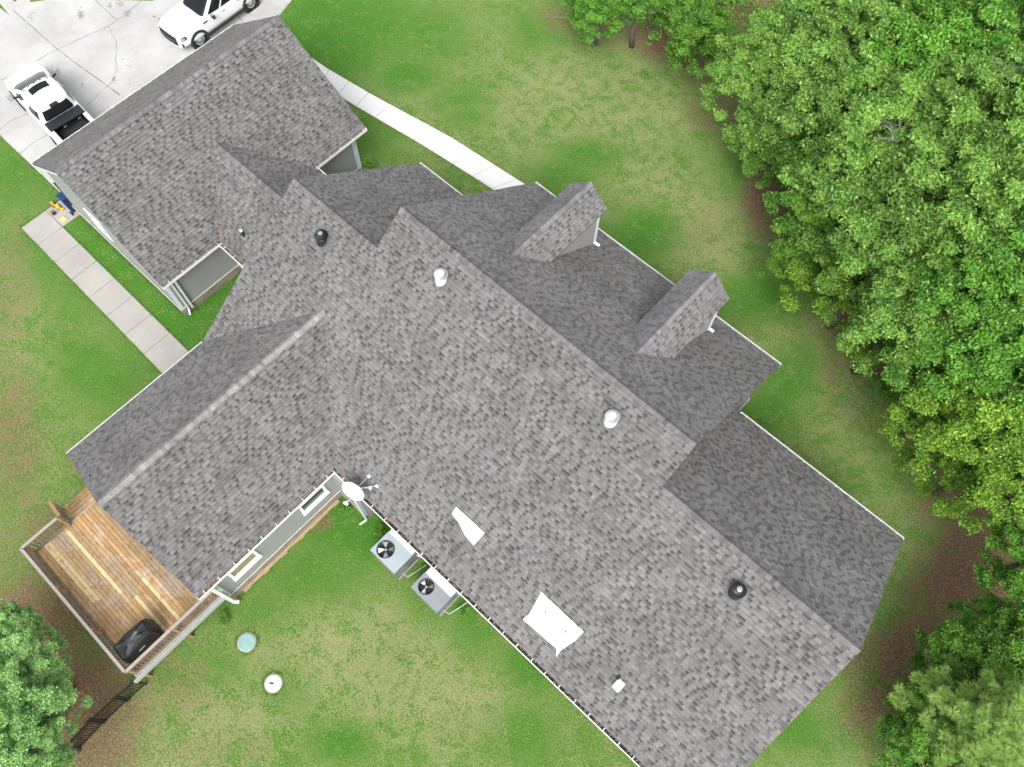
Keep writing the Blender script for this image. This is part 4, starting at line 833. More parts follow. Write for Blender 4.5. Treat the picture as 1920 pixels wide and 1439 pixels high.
# ---------------------------------------------------------------- vehicles
def boolcut(ob, cutter):
    m = ob.modifiers.new('cut', 'BOOLEAN'); m.operation = 'DIFFERENCE'; m.object = cutter; m.solver = 'EXACT'
    dg = bpy.context.evaluated_depsgraph_get(); dg.update(); me = bpy.data.meshes.new_from_object(ob.evaluated_get(dg)); ob.modifiers.clear(); ob.data = me
    bpy.data.objects.remove(cutter, do_unlink=True)
def subsurf_apply(ob, lv=2):
    m = ob.modifiers.new('s', 'SUBSURF'); m.levels = lv; m.render_levels = lv; dg = bpy.context.evaluated_depsgraph_get(); dg.update(); me = bpy.data.meshes.new_from_object(ob.evaluated_get(dg)); ob.modifiers.clear(); ob.data = me
def vehicle(name, label, cat, L_, stations, gh, pick, wheels, HW=1.01):
    """built at the origin, nose at x=0, rear at x=L_; returns its root"""
    r = empty(name, (0, 0, 0), label, cat)
    b = MB(); vs_ = []; K = len(stations)
    for (x, hw, zt, cr_, zb) in stations:
        half = [(0, zb), (.55, zb), (.86, zb), (.965, zb+.06), (1., zb+.2), (1., zt-.32), (.985, zt-.12), (.955, zt-.04), (.87, zt-.005), (.6, zt+cr_*.6), (.3, zt+cr_*.92), (0, zt+cr_)]
        pts = [(y*hw, z) for y, z in half]+[(-y*hw, z) for y, z in half[-2:0:-1]]
        vs_ += [(x, y, z) for y, z in pts]
    n = 22; fs = [(j*n+i, j*n+(i+1) % n, (j+1)*n+(i+1) % n, (j+1)*n+i) for j in range(K-1) for i in range(n)]
    for e_ in (0, K-1):
        base = e_*n
        for i in range(11):
            a_, b2 = base+i, base+i+1; c2, d2 = base+(n-i-1) % n, base+(n-i) % n
            q = []
            for t in (a_, b2, c2, d2):
                if t not in q: q.append(t)
            if len(q) >= 3: fs.append(q if e_ else q[::-1])
    b.mesh_(vs_, fs); body = b.build('body', M['carwhite'], r, True); subsurf_apply(body, 2)
    for xw in wheels:
        for s in (-1, 1):
            c = MB(); c.lathe([(.001, -.2), (.47, -.2), (.47, .2), (.001, .2)], (xw, s*HW, .42), 36, axis='y'); co = c.build('cutter', M['black']); boolcut(body, co)
    if pick:
        c = MB(); c.box(pick[0], -.76, .82, L_-.09, .76, 2.); co = c.build('cutter', M['black']); boolcut(body, co)
    body.data.polygons.foreach_set('use_smooth', [True]*len(body.data.polygons))
    em = body.modifiers.new('es', 'EDGE_SPLIT'); em.split_angle = math.radians(38)
    # greenhouse: rounded rings from belt to roof
    rings = gh                                     # (x0,x1,hw,z,n)
    def ring(k, th):
        x0, x1, hw, z, e_ = rings[k]; c_, s_ = math.cos(th), math.sin(th); ex = 2/e_
        return Vector(((x0+x1)/2-(x1-x0)/2*math.copysign(abs(c_)**ex, c_), hw*math.copysign(abs(s_)**ex, s_), z))
    def surf(t, th, off=0.):
        k = min(int(t), len(rings)-2); f = t-k; p = ring(k, th).lerp(ring(k+1, th), f)
        if off: q = surf(min(t+.05, len(rings)-1.001), th)-surf(max(t-.05, 0), th); w2 = surf(t, th+.03)-surf(t, th-.03); nn = q.cross(w2).normalized(); cc = Vector(((rings[0][0]+rings[0][1])/2, 0, 1.2)); nn = nn if nn.dot(p-cc) > 0 else -nn; p = p+nn*off
        return p
    b = MB(); n = 64; T = [i*(len(rings)-1)/18 for i in range(19)]; vs_ = [surf(min(t, len(rings)-1.0001), 2*PI*i/n) for t in T for i in range(n)]
    b.mesh_(vs_, [(j*n+i, j*n+(i+1) % n, (j+1)*n+(i+1) % n, (j+1)*n+i) for j in range(18) for i in range(n)]+[[18*n+i for i in range(n)]]); cab = b.build('cab', M['carwhite'], r, True)
    def patch(nm, t0, t1, a0, a1, m='glass', off=.006, par=None, na=18, ntt=8):
        b = MB(); vs2 = [surf(t0+(t1-t0)*j/ntt, a0+(a1-a0)*i/na, off) for j in range(ntt+1) for i in range(na+1)]
        b.mesh_(vs2, [(j*(na+1)+i, j*(na+1)+i+1, (j+1)*(na+1)+i+1, (j+1)*(na+1)+i) for j in range(ntt) for i in range(na)]); o = b.build(nm, M[m], par or r, True)
        s2 = o.modifiers.new('solid', 'SOLIDIFY'); s2.thickness = .004; return o
    for xw in wheels:
        for s in (-1, 1):
            wr_ = empty('wheel', (xw, s*(HW-.16), .41)); wr_.parent = r
            yy = s*(HW-.16); b = MB(); b.lathe([(.24, -.12), (.36, -.135), (.405, -.1), (.41, 0), (.405, .1), (.36, .135), (.24, .12)], (xw, yy, .41), 40, axis='y'); b.build('tyre', M['rubber'], wr_, True)
            b = MB(); b.lathe([(.232, .115*s), (.262, .135*s)], (xw, yy, .41), 32, axis='y'); b.lathe([(.001, .085*s), (.055, .085*s), (.06, .05*s)], (xw, yy, .41), 12, axis='y')
            for q in range(12): a_ = 2*PI*q/12; b.beam((xw+.05*math.cos(a_), yy+s*.08, .41+.05*math.sin(a_)), (xw+.235*math.cos(a_+.1), yy+s*.1, .41+.235*math.sin(a_+.1)), .028, .03)
            b.build('rim', M['chrome'], wr_)
            b = MB(); b.lathe([(.001, .03*s), (.26, .03*s)], (xw, yy, .41), 24, axis='y'); b.build('hub_backing', M['black'], wr_)
            b = MB(); b.lathe([(.54, -.03*s), (.54, .02*s), (.40, .02*s), (.40, -.03*s)], (xw, s*(HW-.0), .42), 40, axis='y'); 
            ar = b.build('arch_trim', M['black'], r)
            b = MB(); b.lathe([(.001, 0), (.462, 0), (.462, s*.33)], (xw, s*(HW-.34), .42), 28, axis='y') if 0 else b.lathe([(.001, 0), (.46, 0), (.46, s*.24)], (xw, s*(HW-.34), .42), 28, axis='y'); b.build('wheel_well', M['black'], r)
    return r, patch, surf
# crew-cab pickup backed against the garage
LT = 6.15
st = [(0, .74, .92, .02, .50), (.04, .86, .98, .03, .45), (.2, .96, 1.08, .05, .42), (.6, 1.0, 1.16, .06, .42), (1.0, 1.01, 1.2, .06, .42), (1.35, 1.01, 1.24, .03, .42), (2.0, 1.01, 1.27, .02, .42), (3.0, 1.01, 1.3, 0, .42), (4.0, 1.01, 1.34, 0, .42), (4.4, 1.01, 1.38, 0, .42), (5.2, 1.01, 1.4, 0, .42), (5.9, 1.01, 1.4, 0, .45), (6.1, .99, 1.38, 0, .5), (6.15, .97, 1.34, 0, .55)]
gh = [(1.05, 4.3, .97, 1.22, 5), (1.55, 4.28, .93, 1.5, 5), (2.18, 4.2, .85, 1.82, 4.6), (2.38, 4.14, .80, 1.92, 4.4), (2.5, 4.06, .68, 1.965, 4), (2.9, 3.7, .35, 1.985, 3)]
r1, patch, surf = vehicle('pickup_truck', 'white crew cab pickup truck with open black cargo bed parked by the garage', 'pickup truck', LT, st, gh, (4.36,), (1.0, 4.85))
patch('windshield', .1, 2.35, -.62, .62)
b = MB(); vs_ = [surf(tt, -.72+1.44*i/16, .012) for tt in (0, .42) for i in range(17)]; b.mesh_(vs_, [(i, i+1, 18+i, 17+i) for i in range(16)]); b.build('cowl', M['black'], r1)
for s in (1, -1):
    patch('side_window', .35, 2.0, s*1.05, s*1.50); patch('side_window', .35, 2.0, s*1.58, s*2.12)
patch('rear_window', .3, 2.3, PI-.55, PI+.55)
b = MB(); b.mesh_([surf(4.0, a_, .004) for a_ in ()], []) if False else None
def roof_quad(x0, x1, yw, nm, m, par, surf_z=1.99, curve=.0):
    b = MB(); nx_, ny_ = 6, 10; vs_ = []
    for i in range(nx_+1):
        for j in range(ny_+1):
            y = -yw+2*yw*j/ny_; x = x0+(x1-x0)*i/nx_+curve*(y/yw)**2
            vs_.append((x, y, surf_z-.05*(y/.8)**2))
    b.mesh_(vs_, [(i*(ny_+1)+j, i*(ny_+1)+j+1, (i+1)*(ny_+1)+j+1, (i+1)*(ny_+1)+j) for i in range(nx_) for j in range(ny_)]); o = b.build(nm, M[m], par, True); s2 = o.modifiers.new('s', 'SOLIDIFY'); s2.thickness = .012; return o
roof_quad(2.62, 3.04, .46, 'sunroof', 'glass', r1, 2.0, .06)
for i in range(5): b = MB(); y = -.6+i*.3; b.lathe([(.035, 1.955), (.03, 1.985), (.001, 1.99)], (2.42+.12*(y/.6)**2, y, 0), 10); b.build('marker_lamp', M['black'], r1)
b = MB(); b.box(4.08, -.2, 1.82, 4.26, .2, 1.98); b.build('brake_lamp', M['black'], r1, bevel=.02)
b = MB(); b.box(4.375, -.745, .83, LT-.1, .745, .85)
b2 = MB()
for i in range(12): b2.box(4.4, -.66+i*.115, .851, LT-.15, -.66+i*.115+.05, .875)
b2.build('bed_ribs', M['rubrib'], r1)
b.box(4.362, -.755, .85, 4.38, .755, 1.34); b.box(4.38, -.757, .851, LT-.1, -.742, 1.37); b.box(4.38, .742, .851, LT-.1, .757, 1.37); b.build('bed_liner', M['black'], r1)
b = MB(); b.box(4.4, -.9, 1.405, 4.98, .9, 1.44); b.box(4.42, -.89, 1.445, 4.97, .89, 1.475); b.build('folded_bed_cover', M['cover'], r1, bevel=.01)
b = MB()
for i in range(5): b.box(4.395, -.8+i*.38, 1.47, 4.45, -.73+i*.38, 1.49)
b.box(4.385, -.89, 1.441, 4.418, .89, 1.47); b.build('cover_hinge', M['unitside'], r1)
b = MB(); b.box(4.99, -.3, 1.3, 5.04, -.15, 1.33); b.box(4.99, .45, 1.3, 5.04, .6, 1.33); b.build('cover_latch', M['chrome'], r1)
for s in (-1, 1):
    m_ = empty('side_mirror', (2.0, s*1.2, 1.3)); m_.parent = r1
    b = MB(); b.beam((1.85, s*.95, 1.28), (1.8, s*1.16, 1.3), .09, .05); b.build('mirror_arm', M['black'], m_); b = MB(); b.box(1.72, s*1.26-.12, 1.2, 1.86, s*1.26+.12, 1.55); b.build('mirror_shell', M['lampglass'], m_, bevel=.03)
    b = MB(); b.box(2.35, s*1.012-.012, 1.05, 2.5, s*1.012+.012, 1.09); b.box(3.4, s*1.012-.012, 1.07, 3.55, s*1.012+.012, 1.11); b.build('door_handle', M['chrome'], r1)
    b = MB(); b.box(.02, s*.74-.14, .78, .16, s*.74+.14, .95); b.build('headlight', M['lampglass'], r1, bevel=.03); b = MB(); b.box(LT-.06, s*.93-.05, .9, LT+.01, s*.93+.05, 1.25); b.build('tail_lamp', M['amber'], r1, bevel=.02)
b = MB(); b.box(-.02, -.6, .66, .05, .6, .92); b.build('grille', M['chrome'], r1, bevel=.03); b = MB(); b.box(-.08, -.9, .42, .1, .9, .62); b.build('bumper', M['chrome'], r1, bevel=.05)
b = MB(); b.box(LT-.02, -.92, .5, LT+.14, .92, .68); b.build('rear_bumper', M['chrome'], r1, bevel=.04)
place(r1, (-38.5, 6.17, .03), math.radians(-4))
# second white vehicle, nose towards the lawn side of the drive
st = [(0, .70, .96, .02, .52), (.05, .84, 1.02, .03, .46), (.22, .96, 1.10, .05, .42), (.6, 1.01, 1.17, .06, .42), (1.1, 1.02, 1.21, .07, .42), (1.6, 1.02, 1.24, .06, .42), (2.0, 1.02, 1.26, .02, .42), (3.0, 1.02, 1.28, 0, .42), (4.4, 1.02, 1.3, 0, .42), (5.2, 1.0, 1.3, 0, .45), (5.5, .97, 1.28, 0, .5), (5.55, .93, 1.2, 0, .55)]
gh = [(1.62, 5.3, .97, 1.22, 5), (1.95, 5.25, .93, 1.5, 5), (2.35, 5.1, .84, 1.82, 4.6), (2.5, 5.0, .80, 1.92, 4.4), (2.7, 4.85, .66, 1.965, 4), (3.2, 4.3, .35, 1.985, 3)]
r2, patch, surf = vehicle('white_suv', 'large white sport utility vehicle with black grille at the top edge of the drive', 'car', 5.55, st, gh, None, (1.05, 4.5), 1.02)
patch('windshield', .1, 2.35, -.62, .62)
for s in (1, -1): patch('side_window', .15, 2.2, s*.92, s*1.44); patch('side_window', .15, 2.2, s*1.48, s*1.78); patch('side_window', .2, 2.1, s*1.84, s*2.25)
patch('rear_window', .3, 2.2, PI-.5, PI+.5)
nose = lambda y: .16*abs(y/.9)**2.2
b = MB()
for k_ in range(6):
    z0 = .56+k_*.075
    for i in range(14):
        y0, y1 = -.66+i*.0943, -.66+(i+1)*.0943; x0, x1 = nose(y0)-.09+(z0-.56)*.1, nose(y1)-.09+(z0-.56)*.1; o = -.02*(k_ % 2)
        b.mesh_([(x0+o, y0, z0), (x1+o, y1, z0), (x1+o, y1, z0+.072), (x0+o, y0, z0+.072), (x0+.2, y0, z0), (x1+.2, y1, z0), (x1+.2, y1, z0+.072), (x0+.2, y0, z0+.072)], [(0, 3, 2, 1), (3, 7, 6, 2), (0, 1, 5, 4)])
b.build('grille', M['black'], r2)
b = MB()
for z0 in (.72, .88):
    for i in range(12): y0, y1 = -.55+i*.0917, -.55+(i+1)*.0917; b.beam((nose(y0)-.115, y0, z0), (nose(y1)-.115, y1, z0), .012, .018)
b.build('grille_bar', M['chrome'], r2)
for s in (-1, 1):
    hl = empty('headlight', (.2, s*.8, .95)); hl.parent = r2
    b = MB(); b.mesh_([(nose(.66)-.025, s*.66, .80), (nose(.92)+.02, s*.90, .82), (.42, s*1.0, .9), (.40, s*.985, 1.07), (nose(.9)+.05, s*.87, 1.05), (nose(.66)-.02, s*.66, 1.02)], [(0, 1, 4, 5), (1, 2, 3, 4)]); o = b.build('lamp_housing', M['black'], hl); q = o.modifiers.new('s', 'SOLIDIFY'); q.thickness = .03; q.offset = 0
    b = MB(); b.mesh_([(nose(.86)+.0, s*.885, .86), (.34, s*1.0, .93), (.33, s*.995, 1.03), (nose(.86)+.0, s*.88, 1.01)], [(0, 1, 2, 3)]); o = b.build('lamp_lens', M['chrome'], hl); q = o.modifiers.new('s', 'SOLIDIFY'); q.thickness = .05; q.offset = 0
    b = MB(); b.box(.10, s*.88-.03, .5, .2, s*.88+.05, .74); b.build('fog_slot', M['black'], r2, bevel=.02)
    m_ = empty('side_mirror', (2.1, s*1.2, 1.3)); m_.parent = r2
    b = MB(); b.beam((2.15, s*.96, 1.25), (2.1, s*1.15, 1.28), .08, .05); b.build('mirror_arm', M['black'], m_); b = MB(); b.box(2.02, s*1.22-.14, 1.2, 2.17, s*1.22+.12, 1.42); b.build('mirror_shell', M['blackpaint'], m_, bevel=.04)
    b = MB(); b.box(2.035, s*1.22-.1, 1.422, 2.15, s*1.22+.1, 1.43); b.build('mirror_cap', M['chrome'], m_)
    b = MB(); b.box(1.6, s*1.08-.06, .38, 4.0, s*1.08+.06, .43); b.build('side_step', M['black'], r2, bevel=.01); b = MB(); b.box(1.6, s*1.025-.012, .5, 4.0, s*1.025+.012, .54); b.build('door_trim', M['chrome'], r2)
    b = MB(); b.box(1.55, s*1.0-.03, 1.08, 1.82, s*1.0+.03, 1.13); b.build('fender_vent', M['black'], r2)
    b = MB(); b.box(2.75, s*1.03-.012, 1.05, 2.95, s*1.03+.012, 1.09); b.box(3.75, s*1.03-.012, 1.05, 3.95, s*1.03+.012, 1.09); b.build('door_handle', M['chrome'], r2)
    b = MB(); b.tube([(2.7, s*.62, 1.99), (2.8, s*.64, 2.03), (4.7, s*.64, 2.03), (4.8, s*.62, 1.99)], .018, 6); b.build('roof_rail', M['blackpaint'], r2)
b = MB()
for i in range(16): y0, y1 = -.82+i*.1025, -.82+(i+1)*.1025; b.beam((nose(y0)-.03, y0, .5), (nose(y1)-.03, y1, .5), .1, .1)
b.build('bumper', M['carwhite'], r2)
place(r2, (-35.2, 12.62, .03), math.radians(92))
# ---------------------------------------------------------------- foliage
def leaf_mesh(name, n, centers, radii, size, seed, flat=.75, droop=.3, tipf=.12, needle=False, shell=.55):
    g = np.random.default_rng(seed); C = np.array(centers); Rr = np.array(radii); wt = Rr**2; ci = g.choice(len(C), n, p=wt/wt.sum())
    d = g.normal(size=(n, 3)); d /= np.linalg.norm(d, axis=1)[:, None]; low = d[:, 2] < -.25; d[low, 2] *= -.6
    d /= np.linalg.norm(d, axis=1)[:, None]
    rad = Rr[ci]*(shell+(1.08-shell)*g.random(n)**.6)*(1+.16*g.normal(size=n)*.6)
    spray = g.normal(size=(len(C)*9, 3))*np.array([1, 1, .5]); c = C[ci]+d*rad[:, None]*np.array([1, 1, flat])+spray[ci*9+g.integers(0, 9, n)]*Rr[ci][:, None]*.33
    nrm = d*.35+np.array([0, 0, .5])+g.normal(size=(n, 3))*.55; nrm /= np.linalg.norm(nrm, axis=1)[:, None]
    ax = g.normal(size=(n, 3)); ax -= (ax*nrm).sum(1)[:, None]*nrm; ax /= np.linalg.norm(ax, axis=1)[:, None]; bx = np.cross(nrm, ax)
    s = size*(.6+.8*g.random(n))[:, None]; wdt = .42 if not needle else .09
    tip = c+ax*s; base = c-ax*s*.6; dz = np.array([0, 0, -1])*s*droop*.4
    V = np.stack([base, c+bx*s*wdt+dz*.2, tip+dz, c-bx*s*wdt+dz*.2], 1).reshape(-1, 3)
    F = np.arange(n*4).reshape(n, 4)
    clump = g.normal(.52, .26, len(C))[ci]; hgt = (c[:, 2]-c[:, 2].min())/(np.ptp(c[:, 2])+1e-6)
    tone = np.clip(clump+g.normal(0, .27, n), 0, 1); tipv = (g.random(n) < tipf)*g.random(n)*.9+np.clip(g.normal(.05, .08, n), 0, 1)
    col = np.stack([tone, np.clip(tipv, 0, 1), 0*tone, np.ones(n)], 1)
    me = bpy.data.meshes.new(name); me.vertices.add(len(V)); me.vertices.foreach_set('co', V.ravel()); me.loops.add(n*4); me.loops.foreach_set('vertex_index', F.ravel().astype(np.int32))
    me.polygons.add(n); me.polygons.foreach_set('loop_start', np.arange(0, n*4, 4, dtype=np.int32)); me.polygons.foreach_set('loop_total', np.full(n, 4, dtype=np.int32))
    a = me.attributes.new('tone', 'FLOAT_COLOR', 'FACE'); a.data.foreach_set('color', col.astype(np.float32).ravel()); me.materials.append(LEAF['light']); me.update(); me.validate(); return me
def crown_clumps(g, r, h, n):
    """irregular sprays of leaves over an uneven dome of radius r and height h, with a skirt hanging below; origin at the crown's middle"""
    cs, rs_ = [], []; lob = [(g.uniform(0, 2*PI), g.uniform(.75, 1.2)) for _ in range(7)]
    def rim(a): return 1+.16*math.sin(3*a+lob[0][0])+.12*math.sin(5*a+lob[1][0])+.08*math.sin(9*a+lob[2][0])
    while len(cs) < n:
        a = g.uniform(0, 2*PI); q = math.sqrt(g.random()); rr = r*q*.92*rim(a); z = h*.36*math.sqrt(max(0, 1-q*q))*g.uniform(-.2, 1.15)+g.normal(0, .3)
        cs.append((rr*math.cos(a), rr*math.sin(a), z)); rs_.append(r*g.uniform(.06, .17))
    for i in range(n//3): a = g.uniform(0, 2*PI); q = r*g.uniform(.8, 1.12)*rim(a); cs.append((q*math.cos(a), q*math.sin(a), h*g.uniform(-.6, .1))); rs_.append(r*g.uniform(.07, .17))
    return cs, rs_
CROWN = []
for i in range(6):
    g = np.random.default_rng(100+i); cs, rs_ = crown_clumps(g, 2.5, 4.0, 150); CROWN.append((leaf_mesh('crown_leaves', 52000, cs, rs_, .092, 200+i, flat=.6, shell=.2), cs))
def trunk_mesh(seed, cs, hgt, rad, H0):
    """tapered trunk from the ground plus limbs reaching into the crown; crown middle at height H0"""
    g = random.Random(seed); b = MB(); top = Vector((g.uniform(-.3, .3), g.uniform(-.3, .3), H0+.2)); pts = [Vector((0, 0, -.1)), Vector((g.uniform(-.1, .1), g.uniform(-.1, .1), H0*.35)), Vector((g.uniform(-.2, .2), g.uniform(-.2, .2), H0*.7)), top]
    b.tube(pts, [rad*1.25, rad, rad*.75, rad*.35], 10)
    for c in g.sample(cs, min(16, len(cs))):
        c = Vector(c)+Vector((0, 0, H0)); s = pts[2].lerp(top, g.random()); m = s.lerp(c, .55)+Vector((g.uniform(-.2, .2), g.uniform(-.2, .2), g.uniform(-.1, .25))); b.tube([s, m, c], [rad*.32, rad*.18, rad*.05], 6)
        for _ in range(2): e = m+Vector((g.uniform(-.7, .7), g.uniform(-.7, .7), g.uniform(0, .6))); b.tube([m, e], [rad*.1, rad*.03], 4)
    return b
TR = 0
def tree(px, py, z, r, kind, label, cat='tree', hs=1., group='trees along the wood edge'):
    global TR
    c = P(px, py, z); root = empty('broadleaf_tree', (c.x, c.y, 0), label, cat, group); me, cs = CROWN[TR % 6]; rot = (TR*1.7) % 6.28; s = r/2.5; TR += 1
    co = bpy.data.objects.new('crown', me); sc.collection.objects.link(co); co.parent = root; co.location = (0, 0, z-.9*s); co.scale = (s, s, s*hs); co.rotation_euler = (0, 0, rot)
    co.material_slots[0].link = 'OBJECT'; co.material_slots[0].material = LEAF[kind]
    cz, sz = math.cos(rot), math.sin(rot); cs2 = [((x*cz-y*sz)*s, (x*sz+y*cz)*s, zz*s*hs) for x, y, zz in cs]
    b = trunk_mesh(TR, cs2, 0, .06*r+.03, z-.9*s); b.v = [(x+c.x, y+c.y, zz) for x, y, zz in b.v]; b.build('trunk', M['bark'], root, True)
    if kind in ('grey', 'light') and r > 2.5:
        g = random.Random(TR+50); tb = MB(); tw0 = g.choice(cs2)
        for _ in range(5):
            x0, y0, z0 = tw0; q = Vector((c.x+x0, c.y+y0, z-.9*s+max(z0, .4*r)*1.05)); d = Vector((g.uniform(-1, 1), g.uniform(-1, 1), g.uniform(.0, .35))).normalized()*g.uniform(.5, 1.0); m = q+d*.6; tb.tube([q, m, q+d], [.022, .015, .005], 5)
            for _ in range(4): e = Vector((g.uniform(-1, 1), g.uniform(-1, 1), g.uniform(.0, .5))).normalized()*g.uniform(.25, .5); k = q+d*g.uniform(.3, .9); tb.tube([k, k+e], [.009, .003], 4)
        tb.build('bare_twigs', M['twig'], root, True)
    return root
WT = [
 (1130, -22, 3.4, 1.5, 'bright', 'small bright green tree behind the dead branches at the top edge'),
 (1205, -30, 3.8, 1.4, 'bright', 'narrow green tree at the top edge between the dead branches and the orange soil'),
 (1305, -5, 4.2, 1.9, 'dark', 'dark green tree above the orange bare soil'),
 (1335, 55, 2.6, 1.15, 'dark', 'low bluish dark tree in the corner beside the pale spreading tree'),
 (1415, 105, 5.5, 1.9, 'light', 'pale green spreading tree forming the upper corner of the wood'),
 (1500, 60, 6.5, 2.3, 'light', 'big pale green tree just inside the upper corner of the wood'),
 (1605, 60, 7.5, 2.5, 'light', 'tall pale green tree with bare grey twigs near the top edge'),
 (1470, 200, 4.2, 2.1, 'light', 'light green tree on the wood edge below the corner tree'),
 (1590, 200, 7.0, 2.4, 'grey', 'broad tree in the upper wood between pale and bright crowns'),
 (1720, 70, 8.0, 2.6, 'bright', 'tall bright green tree in the upper right wood'),
 (1850, 30, 9.0, 2.7, 'bright', 'tallest bright green tree in the top right corner'),
 (1470, 270, 3.6, 1.5, 'dark', 'low dark green tree on the wood edge beside the brown soil strip'),
 (1560, 330, 5.5, 2.1, 'dark', 'dark green tree set back from the wood edge in the upper wood'),
 (1700, 240, 8.0, 2.6, 'light', 'fresh green tree in the middle of the upper wood'),
 (1850, 180, 9.0, 2.6, 'grey', 'greyish green tree with pale bare limbs near the right edge'),
 (1530, 430, 3.8, 1.7, 'dark', 'dark tree on the wood edge where the lawn bulges in'),
 (1660, 390, 6.8, 2.4, 'light', 'light green tree in the heart of the wood'),
 (1800, 360, 8.5, 2.7, 'grey', 'large grey green tree inside the right hand wood'),
 (1915, 330, 9.5, 2.5, 'light', 'pale tall tree cut by the right edge of the photo'),
 (1580, 520, 4.0, 2.2, 'yellow', 'yellow green round tree on the wood edge level with the lower dormer'),
 (1700, 540, 6.8, 2.3, 'light', 'light green tree behind the round yellow green edge tree'),
 (1830, 500, 8.2, 2.4, 'bright', 'fresh green tree deep in the wood above a dark gap'),
 (1925, 500, 8.5, 2.2, 'dark', 'dark tree at the right edge beside a deep gap'),
 (1690, 640, 3.6, 1.7, 'bright', 'small bright tree in the notch of the wood edge'),
 (1800, 640, 6.6, 2.3, 'bright', 'bright green maple like tree behind the notch in the wood edge'),
 (1910, 640, 7.6, 2.3, 'bright', 'bright green tree at the right edge above the yellow tree'),
 (1740, 745, 4.4, 1.9, 'yellow', 'low yellow green tree on the wood edge beside the lower lawn'),
 (1840, 770, 6.0, 2.3, 'yellow', 'broad yellow green tree behind the low yellow edge tree'),
 (1800, 870, 3.6, 1.5, 'yellow', 'small yellow green tree on the wood edge above the bare soil'),
 (1900, 880, 5.4, 2.0, 'yellow', 'yellow green tree at the right edge above the gap in the wood'),
 (1950, 1030, 4.6, 1.5, 'bright', 'bright star leaved tree at the right edge beside the brown soil'),
 (1945, 1140, 4.4, 1.5, 'bright', 'bright green tree just below the star leaved tree'),
 (1815, 1205, 3.6, 1.25, 'bright', 'small bright tree reaching out over the brown soil'),
 (1870, 1240, 4.6, 1.7, 'dark', 'dark glossy tree between the brown soil and the pine'),
 (1765, 1290, 3.4, 1.4, 'dark', 'small dark glossy tree at the soil edge in the lower corner'),
 (1700, 1395, 2.8, 1.25, 'bright', 'low bright green tree at the bottom edge'),
 (1790, 1420, 4.0, 1.5, 'dark', 'dark green tree under the pine at the bottom edge'),
 (-10, 1195, 3.4, 1.1, 'sage', 'green tree by the left edge below the deck'),
 (36, 1275, 3.6, 1.05, 'sage', 'green tree between the left edge and the black fence'),
 (-10, 1345, 4.2, 1.4, 'sage', 'large green tree in the bottom left corner'),
 (50, 1405, 3.4, .95, 'sage', 'green tree at the bottom edge beside the black fence'),
]
for (px, py, z, r, k_, lab) in WT:
    if px > 1500 and py > 460: px += 42; r *= .93
    elif px > 1400 and py < 460: px += 24
    tree(px, py, z, r, k_, lab, group='trees behind the deck' if px < 300 else 'trees along the wood edge')
# pine in the lower right corner: whorls of long soft needles
def pine(px, py, z, label):
    c = P(px, py, z); root = empty('pine_tree', (c.x, c.y, 0), label, 'pine tree', 'pines in the lower corner'); g = random.Random(int(px)); gn = np.random.default_rng(int(px))
    tb = MB(); tb.tube([(c.x, c.y, 0), (c.x, c.y, z*.6), (c.x, c.y, z+1.3)], [.2, .14, .03], 10); cs = []
    for lvl in range(9):
        zz = z-2.4+lvl*.42; R = 2.1*(1-lvl/10.5); m = 7
        for i in range(m):
            a = 2*PI*i/m+lvl*.5+g.uniform(-.2, .2); e = Vector((math.cos(a)*R, math.sin(a)*R, .25)); s0 = Vector((0, 0, zz)); tb.tube([Vector((c.x, c.y, zz)), Vector((c.x, c.y, zz))+e], [.04, .012], 5)
            for j in range(int(4+R*6)): t = g.uniform(.3, 1.05); cs.append(tuple(s0+e*t+Vector((g.uniform(-.28, .28), g.uniform(-.28, .28), g.uniform(-.05, .2)))))
    n_t = len(cs); per = 90; base = np.repeat(np.array(cs), per, 0); n = len(base); d = gn.normal(size=(n, 3)); d[:, 2] = np.abs(d[:, 2])*.8+.1; d /= np.linalg.norm(d, axis=1)[:, None]
    Ln = .20*(.7+.6*gn.random(n))[:, None]; sd_ = np.cross(d, np.array([0, 0, 1.])); sd_ /= (np.linalg.norm(sd_, axis=1)[:, None]+1e-6); wv = sd_*.009
    V = np.stack([base-wv, base+wv, base+d*Ln+wv*.4, base+d*Ln-wv*.4], 1).reshape(-1, 3); me = bpy.data.meshes.new('needles'); me.vertices.add(n*4); me.vertices.foreach_set('co', V.ravel()); me.loops.add(n*4); me.loops.foreach_set('vertex_index', np.arange(n*4, dtype=np.int32)); me.polygons.add(n)
    me.polygons.foreach_set('loop_start', np.arange(0, n*4, 4, dtype=np.int32)); me.polygons.foreach_set('loop_total', np.full(n, 4, dtype=np.int32)); tn = np.clip(np.repeat(gn.normal(.55, .2, n_t), per)+gn.normal(0, .15, n), 0, 1)
    a_ = me.attributes.new('tone', 'FLOAT_COLOR', 'FACE'); a_.data.foreach_set('color', np.stack([tn, gn.random(n)*.4, tn*0, tn*0+1], 1).astype(np.float32).ravel()); me.materials.append(LEAF['pine']); me.update(); me.validate()
    o = bpy.data.objects.new('crown', me); sc.collection.objects.link(o); o.parent = root; tb.build('trunk', M['bark'], root, True)
pine(1880, 1350, 5.2, 'soft needled pine above the dark trees in the lower right corner'); pine(1830, 1425, 3.8, 'small soft needled pine cut by the bottom edge')
